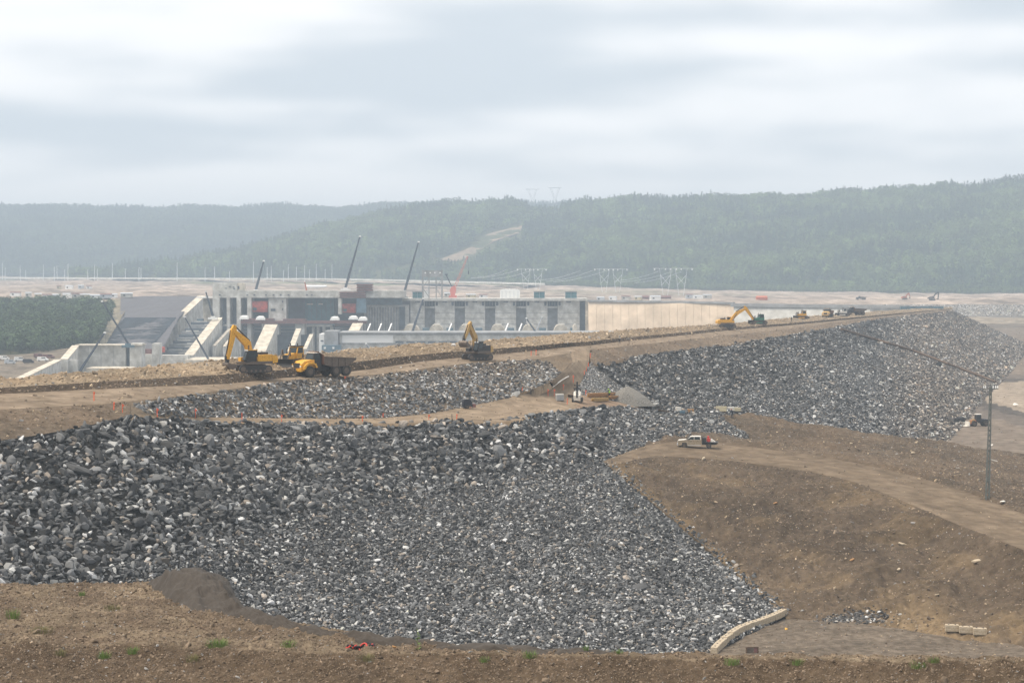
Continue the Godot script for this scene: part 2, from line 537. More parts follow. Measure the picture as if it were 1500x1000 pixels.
const RIDGE := [[-80, 563, 14], [0, 556, 14], [100, 548, 14], [200, 540, 14], [330, 529, 14], [430, 521, 14], [540, 511, 14], [620, 505, 14], [700, 501, 14.1], [760, 496, 14.1], [835, 490, 14.2], [862, 488, 14.3], [920, 484, 14.5], [1000, 479, 15.7], [1065, 475, 17], [1160, 466, 18], [1250, 459, 19.6], [1370, 451, 22.4], [1396, 450, 23]]
const CUT_TOP := [[-80, 573, 14.3], [0, 568, 14.3], [100, 562, 14.35], [200, 556, 14.4], [330, 548, 14.9], [430, 540, 15], [540, 528, 14.9], [620, 519, 14.7], [700, 512.5, 14.7], [760, 508, 14.7], [835, 502, 14.75], [862, 500, 14.8], [920, 494, 15.3], [1000, 487, 16], [1065, 480, 16.9], [1160, 473, 18.3], [1250, 465, 19.6], [1370, 454, 22.2], [1396, 452, 22.6]]
const CUT_LOW := [[-80, 583, 14.9], [0, 577, 14.9], [100, 572, 15.05], [200, 567, 15.1], [330, 562, 16.1], [430, 552, 16.2], [540, 541, 16.3], [620, 529, 15.8], [700, 521.5, 15.75], [760, 516, 15.7], [835, 508, 15.6], [862, 506, 15.6], [920, 499, 16], [1000, 491, 16.6], [1065, 484, 17.6], [1160, 476, 19], [1250, 467, 20.2], [1370, 455, 22.6], [1396, 453, 23]]
const BENCH_LOW := [[-80, 608, 16], [0, 600, 15.9], [100, 594, 15.95], [190, 588, 16], [330, 571, 16.5], [430, 556, 16.45], [540, 549, 16.7], [610, 541, 16.5], [700, 530, 16.2], [770, 527, 16.2], [835, 517, 16], [862, 512, 16.1], [915, 507, 16.3], [1000, 498, 16.9], [1065, 491, 17.9], [1160, 481, 19.3], [1250, 469, 20.5], [1370, 456, 22.8], [1396, 454, 23.2]]

func off(l: Array, dx: float, dy: float, dz: float) -> Array:      # the same line moved in space
	var out := []
	for p in l: out.append((p if p is Vector3 else P(p[0], p[1], p[2])) + Vector3(dx, dy, dz))
	return out

func terrain_near():
	# valley floor in front of the dam, one sheet that runs on under everything
	var gp := PackedVector3Array(); var gc := PackedColorArray()
	for r in 41:
		for i in 41:
			var z := -20.0 - pow(r / 40.0, 2.5) * 7000.0
			gp.append(Vector3((i - 20) / 20.0 * maxf(900.0, -z * 0.45), CAM_Y - 82.0, z)); gc.append(Color(0.2, 0.165, 0.13))
	var o := sheet("ground", gp, gc, 41, 41, M.far_land, self)
	tag(o, "brown valley ground running under the whole site", "ground", "", "structure")
	patches.erase(o)
	o = patch("pit_floor", [
		[P(600, 1100, 41.3), P(800, 1100, 41.3), P(1000, 1100, 41.2), P(1200, 1080, 41.1), P(1400, 1060, 41), P(1650, 1050, 41)],
		[P(700, 960, 41.5), P(880, 960, 41.3), P(1045, 962, 40.75), P(1200, 955, 40.75), P(1400, 960, 40.8), P(1650, 965, 40.9)],
		[P(850, 880, 43), P(980, 885, 42), P(1150, 895, 41.0), P(1300, 900, 41), P(1420, 915, 41.1), P(1650, 925, 41.2)]],
		130, [30, 70], [0.35, 0.6, 0.06, 0.8], M.soil, func(x, z, s, t):
			var k := 1.0 + 0.35 * nc.get_noise_2d(x * 0.8 + z * 0.3, z * 5.0) + 0.2 * nc.get_noise_2d(x * 4, z * 4)
			return Color(0.21, 0.173, 0.137) * k)
	tag(o, "greyish brown flat pit floor beside the curved row of concrete blocks", "ground", "", "structure")
	o = patch("lower_yard", [
		[P(1180, 690, 41), P(1330, 690, 41), P(1500, 700, 41), P(1680, 710, 41)],
		[P(1180, 600, 41), P(1400, 600, 41), P(1500, 600, 41), P(1680, 610, 41)],
		[P(1300, 520, 41), P(1450, 530, 41), P(1520, 530, 41), P(1700, 535, 41)],
		[P(1250, 476, 41.2), P(1450, 476, 41.2), P(1550, 477, 41.2), P(1720, 478, 41.2)]],
		140, [40, 50, 60], [0.25, 0.5, 0.0, 1], M.track, func(x, z, s, t):
			var q := Vector2((x - 190.0) / 40.0, (z + 620.0) / 135.0) * 40.0
			var ring := q.length() + 5.0 * nc.get_noise_2d(x * 2, z * 2)
			var k := 1.0 + 0.22 * nc.get_noise_2d(x * 1.5, z * 0.8) + 0.12 * nc.get_noise_2d(x * 8, z * 8)
			var c := Color(0.23, 0.19, 0.155)
			if ring < 39: c = Color(0.37, 0.31, 0.25)
			elif ring < 46: c = Color(0.12, 0.108, 0.098)
			elif ring < 58: c = Color(0.18, 0.155, 0.135)
			return c * k)
	tag(o, "flat brown yard with a curving haul track below the dam toe", "yard", "", "structure")
	# crest of the dam
	o = patch("crest_fill", [off(RIDGE, -45, -22, -55), off(RIDGE, -9, -1.5, -12), RIDGE, CUT_TOP], 420, [3, 4, 26], [0.8, 1.7, 0.28, 0.7], M.soil, soil_paint(Color(0.36, 0.282, 0.2), 0.5))
	tag(o, "lumpy brown earth fill along the top of the dam", "earth fill", "", "structure")
	o = patch("cut_bank", [CUT_TOP, CUT_LOW], 420, [7], [0.4, 2.0, 0.5, 0.8], M.soil, soil_paint(Color(0.115, 0.087, 0.064), 0.5, 2.0))
	tag(o, "low dark cut bank of damp soil along the crest", "bank", "", "structure")
	o = patch("crest_road", [CUT_LOW, BENCH_LOW], 420, [14], [0.25, 1.0, 0.1, 0.6], M.track, track_paint(Color(0.29, 0.23, 0.172), 6.0, true))
	tag(o, "brown haul road running along the crest of the dam", "road", "", "structure")
	o = patch("side_cut", [[[-80, 608, 16], [0, 600, 15.9], [100, 594, 15.95], [190, 588, 16]], [[-80, 652, 18.6], [0, 645, 18.5], [100, 629, 18], [190, 607, 17]]], 100, [30], [0.5, 1.2, 0.2, 0.6], M.soil, soil_paint(Color(0.2, 0.155, 0.115), 0.4))
	tag(o, "brown earth slope between crest road and boulders", "bank", "", "structure")
	# upper riprap, ramp and bench
	var up := patch("upper_riprap_slope", [
		[[190, 588, 16], [330, 571, 16.5], [430, 556, 16.45], [500, 552, 16.6], [540, 549, 16.7], [610, 541, 16.5], [700, 530, 16.2], [770, 527, 16.2], [835, 517, 16]],
		[[190, 606, 17], [300, 611, 19.2], [400, 612, 20.7], [480, 613, 21.5], [560, 612, 22.3], [640, 604, 22.5], [740, 584, 21.9], [805, 560, 19.6], [838, 530, 17]]],
		220, [36], [0.5, 0.8, 0.2, 0.5], M.rock_base, soil_paint(Color(0.24, 0.19, 0.14), 0.4))
	tag(up, "upper slope of grey stone riprap below the dump truck", "riprap slope", "", "structure")
	o = patch("ramp", [
		[[835, 516, 15.9], [838, 530, 17], [822, 546, 18.3], [805, 560, 19.6], [773, 572, 20.75], [740, 584, 21.9], [692, 593.6, 22.2], [640, 604, 22.5], [560, 612, 22.3], [480, 613, 21.5], [300, 611, 19.2], [190, 606, 17]],
		[[864, 511, 16], [863, 527, 17.3], [858, 545, 19.1], [850, 562, 20.8], [843, 577, 22.3], [848, 594, 23.5], [800, 607, 23.6], [740, 617, 23.5], [640, 619, 22.8], [500, 621, 22], [300, 618, 19.7], [190, 612, 17.3]]],
		260, [22], [0.2, 0.8, 0.08, 0.6], M.track, track_paint(Color(0.31, 0.242, 0.175), 9.0, true))
	tag(o, "pale brown ramp track curving down from the crest road", "track", "", "structure")
	o = patch("bench_end", [[[838, 576, 22.1], [870, 581, 22.9], [905, 586, 23.8], [948, 593, 24.9]], [[846, 600, 23.9], [872, 597.5, 24.1], [905, 594, 24.4], [948, 598, 25.25]]], 60, [12], [0.2, 1, 0.06, 0.6], M.track, soil_paint(Color(0.3, 0.22, 0.16), 0.3, 3.0))
	tag(o, "end of the pale bench track beside the timber mats", "track", "", "structure")
	var gravel := patch("gravel_slope", [
		[[866, 531, 17.7], [858, 545, 19.1], [850, 562, 20.8], [838, 577, 22.2]],
		[[873, 538, 18.3], [893, 553, 20], [920, 573, 22.5], [949, 594, 24.95]]], 70, [40], [0.2, 1, 0.05, 1], M.rock_base, soil_paint(Color(0.17, 0.17, 0.165), 0.25, 4.0))
	tag(gravel, "small triangular slope of fine grey gravel beside the ramp", "gravel slope", "", "structure")
	o = patch("crest_shoulder", [
		[[862, 512, 16.1], [880, 510, 16.2], [915, 507, 16.3], [1000, 498, 16.9], [1065, 491, 17.9], [1160, 481, 19.3], [1250, 469, 20.5], [1370, 456, 22.8], [1396, 454, 23.2]],
		[[866, 532, 17.75], [884, 534, 18.4], [935, 522, 18.5], [1010, 512, 18.7], [1080, 503, 18.9], [1180, 487, 19.8], [1270, 471, 20.9], [1372, 458, 23.2], [1398, 456, 23.8]]],
		220, [14], [0.3, 1.0, 0.15, 0.6], M.soil, soil_paint(Color(0.25, 0.195, 0.145), 0.35))
	tag(o, "brown earth shoulder between crest road and far rock face", "earth shoulder", "", "structure")
	# lower riprap
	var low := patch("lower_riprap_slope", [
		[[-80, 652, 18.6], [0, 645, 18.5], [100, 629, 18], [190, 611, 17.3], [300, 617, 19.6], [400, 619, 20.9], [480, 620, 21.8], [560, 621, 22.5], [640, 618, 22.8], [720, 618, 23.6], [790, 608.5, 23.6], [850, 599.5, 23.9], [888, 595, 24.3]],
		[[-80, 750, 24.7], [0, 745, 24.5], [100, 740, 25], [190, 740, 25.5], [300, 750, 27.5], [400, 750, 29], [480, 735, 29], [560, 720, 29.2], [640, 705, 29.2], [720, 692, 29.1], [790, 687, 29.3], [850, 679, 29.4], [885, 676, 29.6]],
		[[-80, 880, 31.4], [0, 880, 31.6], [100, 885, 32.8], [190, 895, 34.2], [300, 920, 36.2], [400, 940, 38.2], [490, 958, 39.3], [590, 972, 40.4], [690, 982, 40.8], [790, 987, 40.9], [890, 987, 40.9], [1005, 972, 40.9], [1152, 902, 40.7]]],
		300, [70, 100], [0.7, 0.5, 0.15, 0.4], M.rock_base, soil_paint(Color(0.03, 0.03, 0.03), 0.3))  # near-black ground paints shade into the gaps between the stones
	tag(low, "broad near slope of dark grey boulders and broken stone", "riprap slope", "", "structure")
	var side := patch("side_riprap_slope", [
		[[888, 595, 24.3], [945, 597, 25.2], [1000, 603, 26.3], [1050, 609, 27], [1097, 639, 28.9]],
		[[885, 676, 29.6], [935, 657, 29.1], [985, 641, 28.7], [1040, 643, 29], [1098, 645, 29.4]]], 100, [36], [0.4, 0.6, 0.1, 0.5], M.rock_base, soil_paint(Color(0.035, 0.035, 0.035), 0.3))  # dark base colour stands in for shadow between the stones
	tag(side, "tongue of grey broken stone above the parked pickup", "riprap slope", "", "structure")
	var face := patch("dam_face", [
		[[872, 537, 18.2], [900, 528, 18.5], [960, 518, 18.5], [1010, 512, 18.7], [1100, 500, 19.1], [1200, 484, 20], [1262, 473, 20.8], [1310, 465, 21.7], [1397, 456, 23.9]],
		[[948, 593, 24.9], [975, 601, 25.7], [1050, 611, 27.4], [1130, 634, 31.4], [1260, 655, 37], [1392, 646, 41.2], [1446, 583, 41.2], [1482, 545, 41.2], [1512, 507, 41.4]]],
		260, [110], [0.8, 0.35, 0.1, 0.5], M.rock_base, soil_paint(Color(0.045, 0.045, 0.047), 0.3))  # base darkened so that gaps in the rock face look shaded
	tag(face, "long grey rock face of the dam falling to the yard", "dam face", "", "structure")
	# haul road, its embankment and the mound behind it
	var back := [[884, 675, 29.5], [945, 652, 28.9], [1020, 644, 28.8], [1120, 657, 29.6], [1230, 673, 30.6], [1340, 697, 31.8], [1420, 722, 32.6], [1500, 752, 33.3], [1590, 786, 33.9]]
	var front := [[892, 682, 29.9], [960, 668, 29.6], [1050, 672, 29.9], [1150, 685, 30.6], [1250, 705, 31.3], [1350, 745, 32.5], [1420, 775, 33], [1500, 805, 33.4], [1590, 840, 33.7]]
	o = patch("haul_road", [back, front], 240, [26], [0.15, 0.8, 0.08, 0.6], M.track, track_paint(Color(0.205, 0.157, 0.11), 7.0, true))
	tag(o, "light brown haul road that the pickup is parked on", "road", "", "structure")
	var bank := patch("haul_road_embankment", [front,
		[[1008, 778, 35.1], [1055, 770, 34.8], [1110, 782, 35.2], [1180, 797, 35.7], [1250, 810, 36.1], [1340, 834, 36.9], [1410, 856, 37.6], [1500, 878, 38], [1600, 895, 38.2]],
		[[1152, 905, 40.8], [1168, 905, 40.8], [1192, 907, 40.8], [1222, 910, 40.85], [1262, 914, 40.9], [1332, 924, 40.95], [1402, 938, 41], [1500, 950, 41.1], [1600, 962, 41.2]]],
		300, [60, 70], [1.3, 0.6, 0.42, 0.6], M.soil, func(x, z, s, t):
			var k := 1.0 + 0.45 * nc.get_noise_2d(x * 0.8, z * 0.8) + 0.3 * nc.get_noise_2d(x * 4.5, z * 4.5)
			var tan := smoothstep(0.05, 0.35, nc.get_noise_2d(x * 1.3 + 20, z * 1.3)) * smoothstep(0.55, 0.85, t)
			var pale := smoothstep(0.1, 0.4, nc.get_noise_2d(x * 2 - 50, z * 2)) * 0.5
			var lip := smoothstep(0.07, 0.0, s + 0.03 * nc.get_noise_2d(x * 3, z * 3))
			return Color(0.142, 0.108, 0.077).lerp(Color(0.235, 0.172, 0.105), maxf(maxf(tan, pale), lip)) * k)
	tag(bank, "brown earth embankment below the haul road", "embankment", "", "structure")
	var berm := []; var foot := []
	for p in back.slice(1):
		berm.append([p[0] + 4, p[1] - 6, p[2] - 0.55]); foot.append([p[0] + 8, p[1] - 10, p[2] - 0.1])
	var top := [[1000, 634, 28.3], [1072, 606, 26.8], [1135, 613, 27.9], [1230, 628, 29.9], [1320, 641, 32.5], [1395, 648, 35.2], [1500, 667, 37.2], [1600, 684, 38.2]]
	var mound := patch("earth_mound", [back.slice(1), berm, foot, top, off(top, 5, -14, -40)], 260, [5, 5, 50, 6], [0.8, 0.7, 0.35, 0.5], M.soil, soil_paint(Color(0.165, 0.127, 0.092), 0.4, 0.8))
	tag(mound, "rilled brown earth mound between haul road and dam toe", "earth mound", "", "structure")
	# near bank under the viewpoint
	var nu_ := [-90, 0, 120, 230, 290, 345, 450, 600, 750, 900, 1040, 1200, 1350, 1590]
	var lip := [938, 940, 942, 944, 946, 948, 953, 956, 958, 960, 962, 964, 966, 968]
	var mid := [900, 900, 900, 902, 904, 918, 932, 944, 951, 956, 959, 961, 963, 965]
	var rear := [856, 856, 855, 851, 846, 895, 916, 938, 950, 956.5, 960, 962, 964, 966]
	var N := [[], [], [], [], [], []]
	for k in nu_.size():
		N[0].append([nu_[k], 1045, 17.9]); N[1].append([nu_[k], 1003, 16.95])
		N[2].append([nu_[k], lip[k], 16.2])
		N[3].append([nu_[k], mid[k], lerpf(16.0, 16.28, clampf(nu_[k] / 700.0, 0, 1))])
		var b := P(nu_[k], rear[k], [16.57, 16.57, 16.5, 16.3, 16.0, 16.1, 16.1, 16.22, 16.3, 16.34, 16.45, 16.5, 16.5, 16.5][k])
		N[4].append(b); N[5].append(b + Vector3(0, -9, -9))
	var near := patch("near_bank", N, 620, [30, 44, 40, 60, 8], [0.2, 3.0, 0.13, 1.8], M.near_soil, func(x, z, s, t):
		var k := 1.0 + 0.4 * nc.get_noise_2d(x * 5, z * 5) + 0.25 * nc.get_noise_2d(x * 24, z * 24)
		var c := Color(0.135, 0.1, 0.07)  # bank face darker than the ledge, its shade put into the colour
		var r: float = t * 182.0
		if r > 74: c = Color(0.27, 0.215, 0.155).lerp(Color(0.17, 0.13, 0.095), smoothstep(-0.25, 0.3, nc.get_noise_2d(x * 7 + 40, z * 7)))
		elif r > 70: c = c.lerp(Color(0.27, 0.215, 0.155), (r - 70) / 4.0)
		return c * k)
	tag(near, "rough brown earth bank along the bottom of the view", "bank", "", "structure")
	var sheet_in := [[212, 856, 16.4], [250, 880, 16.22], [290, 895, 16.15], [330, 903, 16.08], [365, 914, 16.03], [450, 929, 16.05], [600, 946, 16.13], [900, 958.5, 16.2]]
	var sheet_mid := [[222, 850, 16.1], [252, 837, 15.15], [288, 832.5, 14.85], [318, 846, 15.15], [345, 885, 15.75], [450, 918, 15.95], [600, 939, 16.1], [900, 957, 16.2]]
	var sheet_foot := []
	for p in sheet_in: sheet_foot.append(ground(p[0], p[1]) - Vector3(0, 0.12, 0))
	o = patch("geotextile_sheet", [sheet_foot, off(sheet_mid, 0, 0.08, 0), off(sheet_mid, 0.2, -0.5, -2.0), off(sheet_mid, 0.4, -6, -5)], 190, [24, 8, 8], [0.34, 5.0, 0.05, 1.5], M.cloth, func(_x, _z, _s, _t): return Color(1, 1, 1))
	tag(o, "dark brown geotextile sheet draped over the bank edge in a hump", "geotextile")
	# stones
	var at := []
	strew(low, func(u, v):
		var vb := ease_poly(u, [[0, 870], [200, 825], [300, 792], [480, 746], [600, 716], [740, 694], [870, 660]])
		var m := smoothstep(-28, 28, vb - v + 14.0 * nc.get_noise_2d(u * 2.0, v * 2.0))
		return lerpf(0.43, 0.86 if u < 660 else 0.98, m) * (1.0 + 0.2 * nc.get_noise_2d(u, v)), 2.6, 0.1, at)
	var none := func(_u, _v): return 0.0
	var one := func(_u, _v): return 1.0
	riprap(low, at, 300, none, func(u, v): return 0.95 + 0.3 * smoothstep(700, 950, v) + 0.25 * nc.get_noise_2d(u * 0.4, v * 0.4))
	# stones that rolled past the edge onto the embankment
	var rolled := []
	for k in 520:
		var f := rng.randf()
		var w := absf(rng.randfn()) * 7.0 + 9.0 * maxf(0.0, nc.get_noise_1d(f * 700.0)) - 3.0
		rolled.append([ground(lerpf(887, 1150, f) + w, lerpf(677, 900, f) - w * 0.3), 0.42 * exp(rng.randfn() * 0.3)])
	riprap(bank, rolled, 0, none, one)
	at = []
	var upper_rock := PackedVector2Array([Vector2(188, 592), Vector2(330, 573), Vector2(430, 557), Vector2(520, 552), Vector2(640, 540), Vector2(700, 531), Vector2(768, 526), Vector2(800, 530), Vector2(820, 546), Vector2(800, 566), Vector2(740, 585), Vector2(690, 597), Vector2(560, 614), Vector2(230, 613)])
	strew(up, func(u, v): return (0.62 if v > 560 else 0.5) if inside(u, v, upper_rock) else 0.0, 1.9, 0.12, at)
	riprap(up, at, 160, func(u, v): return clampf((570.0 - v + (500 - u) * 0.05 + 14.0 * nc.get_noise_2d(u, v)) / 40.0, 0, 1) * 0.75, func(u, v): return 1.25 + 0.25 * nc.get_noise_2d(u * 0.5, v * 0.5))
	at = []
	strew(side, func(_u, _v): return 0.55, 1.9, 0.1, at)
	riprap(side, at, 60, none, func(_u, _v): return 1.1)
	at = []
	strew(face, func(u, v):
		var edge := absf((v - 538.0) - (u - 873.0) * 0.73)
		if u < 960 and edge < 9: return 1.25
		var fine := smoothstep(-14, 14, v - ease_poly(u, [[880, 600], [1060, 575], [1160, 548], [1280, 505], [1330, 480], [1500, 470]]) + 16.0 * nc.get_noise_2d(u, v))
		return lerpf(0.66, 0.5, fine) * (1.0 + clampf((u - 1100) / 300.0, 0, 1) * 0.6), 1.7, 0.1, at)
	riprap(face, at, 120, func(u, v): return clampf((u - 1280) / 120.0, 0, 0.6), func(u, v):
		var fine := smoothstep(-20, 20, v - ease_poly(u, [[880, 600], [1060, 575], [1160, 548], [1280, 505], [1330, 480], [1500, 470]]) + 16.0 * nc.get_noise_2d(u, v))
		return lerpf(0.78, 1.02, fine) + 0.2 * nc.get_noise_2d(u * 0.6, v * 0.6))
	at = []
	strew(gravel, func(_u, _v): return 0.26, 1.6, 0.1, at)
	riprap(gravel, at, 0, none, func(_u, _v): return 1.7)
	# loose stones and clods in the earth slopes
	for a in [["haul_road_embankment", 0.2, 0.09], ["earth_mound", 0.22, 0.09], ["near_bank", 0.07, 0.42], ["near_bank", 0.15, 0.06], ["pit_floor", 0.2, 0.03], ["crest_fill", 0.38, 0.16], ["cut_bank", 0.3, 0.2], ["side_cut", 0.22, 0.1], ["crest_shoulder", 0.35, 0.05], ["ramp", 0.25, 0.012], ["haul_road", 0.2, 0.012], ["crest_road", 0.3, 0.02], ["lower_yard", 0.4, 0.004]]:
		for o2 in patches.keys():
			if String(o2.name) == a[0]:
				at = []
				var sz: float = a[1]
				strew(o2, func(_u, _v): return sz, a[2], 0.12, at)
				pebbles(o2, at, Color(0.16, 0.12, 0.085) if a[0] == "near_bank" else Color(0.3, 0.235, 0.165) if a[0] == "crest_fill" else Color(0.17, 0.13, 0.094))

func pebbles(o: MeshInstance3D, at: Array, soil: Color):
	var tr := []; var co := []
	for q in at:
		var s: float = q[1] * exp(rng.randfn() * 0.3)
		tr.append(Transform3D(stone_basis(s), q[0]))
		var k := exp(rng.randfn() * 0.25)
		var x := rng.randf()
		var c := soil if x < 0.82 else (Color(0.32, 0.25, 0.17) if x < 0.93 else Color(0.24, 0.23, 0.22))
		if soil.r < 0.165 and x < 0.97: c = soil
		co.append(c * k)
	multi("loose_stones", stones[1], tr, co, M.stone, o).set_meta("kind", "stuff")

# ---------------------------------------------------------------- far bank, hills and woods
func tree_mesh(seed_: int, conifer: bool, leaves: int) -> ArrayMesh:      # one metre tall; foliage of many small faces round a trunk
	var r := RandomNumberGenerator.new(); r.seed = seed_
	var mb := MB.new()
	mb.tube(Vector3.ZERO, Vector3(0, 0.8, 0), 0.018, 0.006, 4)
	for k in leaves:
		var y := r.randf_range(0.14 if conifer else 0.3, 1.0)
		var w: float
		if conifer: w = 0.2 * (1.03 - y) * (0.75 + 0.5 * absf(sin(y * 26.0)))
		else: w = 0.25 * sqrt(maxf(0.02, 1.0 - pow((y - 0.62) / 0.4, 2.0))) * r.randf_range(0.75, 1.1)
		var a := r.randf() * TAU
		var c := Vector3(cos(a) * w, y, sin(a) * w)
		var s := 0.055 if conifer else 0.085
		var p := []
		for j in 3: p.append(c + Vector3(r.randfn(), r.randfn() * 0.8, r.randfn()) * s)
		mb.tri(p[0], p[1], p[2])
	return mb.mesh()

func wood(called: String, o: MeshInstance3D, kinds: Array, per: float, tall: Vector2, skip: Callable, tint: Callable, label: String, parent_thing := true):
	var tr := []; var co := []
	for k in kinds: tr.append([]); co.append([])
	var g: Dictionary = patches[o]
	for r in g.rows - 1:
		for i in g.w - 1:
			var k: int = r * g.w + i
			var a: Vector3 = g.p[k]; var b: Vector3 = g.p[k + 1]; var c: Vector3 = g.p[k + g.w]; var d: Vector3 = g.p[k + g.w + 1]
			var px: Vector2 = g.pp[k]
			if px.x < -60 or px.x > 1560: continue
			var n := int((b - a).cross(c - a).length() / (per * per) + rng.randf())
			for t in n:
				var p := a.lerp(b, rng.randf()).lerp(c.lerp(d, rng.randf()), rng.randf())
				var q := pix(p)
				if skip.call(q.x, q.y): continue
				var which := (0 if nc.get_noise_2d(p.x * 0.12, p.z * 0.12) + rng.randf_range(-0.35, 0.35) > 0.08 else 1) if kinds.size() == 2 else 0
				var s := rng.randf_range(tall.x, tall.y) * (1.15 if which == 0 else 0.95)
				var w := s * rng.randf_range(0.85, 1.3)
				tr[which].append(Transform3D(Basis(Vector3.UP, rng.randf() * TAU) * Basis.from_scale(Vector3(w, s, w)), p - Vector3(0, 0.3, 0)))
				co[which].append(tint.call(q.x, q.y, which) * exp(rng.randfn() * 0.22))
	var m := Node3D.new(); m.name = numbered(called); add_child(m)
	tag(m, label, "forest", "", "stuff")
	for k in kinds.size():
		if tr[k].size(): multi("trees", kinds[k], tr[k], co[k], M.leaf, m)

func dl(a: Array) -> Array:        # [u, v, metres ahead] -> places
	var out := []
	for p in a: out.append(D(p[0], p[1], p[2]))
	return out

func terrain_far():
	var con := tree_mesh(1, true, 90); var bro := tree_mesh(2, false, 80)
	var land := func(x, z, _s, _t):
		var k := 1.0 + 0.6 * nc.get_noise_2d(x * 0.12, z * 0.25) + 0.5 * nc.get_noise_2d(x * 0.9, z * 0.35)
		var g := smoothstep(0.1, 0.4, nc.get_noise_2d(x * 0.05 + 90, z * 0.05))
		return Color(0.52, 0.43, 0.365).lerp(Color(0.22, 0.24, 0.13), g * clampf((-z - 2200.0) / 600.0, 0, 1)) * k
	var T := [[-500, 405, 4400], [0, 406, 4300], [150, 408, 3500], [260, 409, 3450], [400, 410, 3350], [490, 411, 3300], [560, 413, 3250], [650, 415, 3200], [740, 417, 3150], [850, 420, 3050], [1000, 424, 2950], [1200, 428, 2850], [1400, 430, 2780], [1500, 431, 2750], [1750, 433, 2700]]
	var front := []; var low := []
	for p in T:
		var u: float = p[0]
		var v := ease_poly(u, [[-500, 437], [100, 437], [300, 441], [600, 444], [860, 447], [1200, 447], [1400, 446], [1750, 446]])
		front.append([u, v, 1720]); low.append([u, v + 130, 1660])
	var o := patch("terrace", [dl(low), dl(front), dl(T), off(dl(T), 0, 0, -900)], 260, [6, 90, 3], [5.0, 0.08, 0.8, 0.05], M.far_land, land)
	tag(o, "wide bare tan terrace stretching to the foot of the hills", "terrace", "", "structure")
	var strip := []; var strip2 := []
	for k in 14:
		var u := -60.0 + k * 66.0
		var d := ease_poly(u, [[-60, 4000], [150, 3300], [400, 3150], [800, 2850]])
		strip.append(D(u, ease_poly(u, [[-60, 408.0], [500, 410], [800, 417.5]]), d * 0.96)); strip2.append(D(u, ease_poly(u, [[-60, 407.0], [500, 409], [800, 416.2]]), d * 0.99))
	o = patch("far_road", [off(strip, 0, 1.5, 0), off(strip2, 0, 1.5, 0)], 130, [3], [0, 1, 0, 1], M.far_land, func(x, z, _s, _t): return Color(0.72, 0.72, 0.68))
	tag(o, "pale gravel road along the back of the terrace", "road", "", "structure")
	# hills
	var B0 := []; var B1 := []; var B2 := []
	for a in [[-500, 300], [-200, 300], [0, 299.5], [150, 302.5], [300, 301.5], [420, 300.5], [475, 304], [520, 299], [600, 296], [700, 296], [800, 297], [900, 297]]:
		B0.append(D(a[0], 405 + (0 if a[0] < 300 else 2), 4350)); B1.append(D(a[0], 345, 4900)); B2.append(D(a[0], a[1] + 7, 5600))
	var hb := patch("far_hill", [B0, B1, B2, off(B2, 0, -60, -500)], 240, [44, 44, 3], [14, 0.05, 4, 0.012], M.far_land, soil_paint(Color(0.055, 0.07, 0.04), 0.3, 0.2))
	tag(hb, "long blue hazed hill ridge across the left of the view", "hill", "", "structure")
	var S := [[100, 404, 3700], [150, 401, 3700], [260, 389, 3750], [400, 358, 3850], [490, 332, 3950], [560, 315, 4050], [650, 304, 4150], [740, 299, 4200], [785, 304.5, 4150], [815, 305, 4150], [850, 299, 4100], [1000, 295, 3950], [1200, 289, 3850], [1400, 277, 3750], [1500, 269, 3700], [1750, 255, 3700]]
	var H0 := []; var H1 := []; var H2 := []
	for p in S:
		var u: float = p[0]
		var vb := ease_poly(u, [[100, 408.5], [400, 410], [560, 412], [740, 416], [1000, 423], [1200, 427], [1500, 430], [1750, 432]])
		var db := ease_poly(u, [[100, 3600], [400, 3330], [740, 3130], [1000, 2930], [1500, 2730], [1750, 2680]])
		H0.append(D(u, vb, db)); H1.append(D(u, lerpf(vb, p[1], 0.55), lerpf(db, p[2], 0.42))); H2.append(D(p[0], p[1], p[2]))
	var hf := patch("wooded_hill", [H0, H1, H2, off(H2, 0, -60, -500)], 300, [50, 50, 3], [12, 0.07, 4, 0.02], M.far_land, func(x, z, _s, _t):
		var q := pix(Vector3(x, 100, z))
		var k := 1.0 + 0.3 * nc.get_noise_2d(x * 0.2, z * 0.2)
		return Color(0.12, 0.135, 0.06) * k)
	tag(hf, "green wooded hill rising across the right of the view", "hill", "", "structure")
	var cut := PackedVector2Array([Vector2(632, 386), Vector2(684, 362), Vector2(710, 341), Vector2(768, 328), Vector2(766, 352), Vector2(728, 366), Vector2(700, 382), Vector2(668, 394)])
	var lawn := PackedVector2Array([Vector2(470, 408), Vector2(560, 396), Vector2(640, 380), Vector2(690, 366), Vector2(694, 374), Vector2(660, 388), Vector2(600, 402), Vector2(520, 412)])
	# the bare strip of a cleared slope, laid on the hill
	var cl := []; var cr := []
	for a in [[644, 381, 672, 383], [690, 363, 696, 371], [714, 344, 724, 354], [766, 331, 760, 342]]:
		cl.append(ground(a[0], a[1]) + Vector3(0, 1.5, 0)); cr.append(ground(a[2], a[3]) + Vector3(0, 1.5, 0))
	o = patch("cleared_slope", [cl, cr], 60, [14], [2.0, 0.2, 0, 1], M.far_land, soil_paint(Color(0.42, 0.33, 0.24), 0.3, 0.4))
	tag(o, "bare tan strip of cleared ground on the wooded hillside", "clearing", "", "structure")
	wood("far_forest", hb, [con, bro], 10.5, Vector2(12, 19), func(_u, _v): return false, func(_u, _v, w): return Color(0.05, 0.075, 0.045) if w == 0 else Color(0.085, 0.115, 0.05), "blue hazed forest covering the distant left hills")
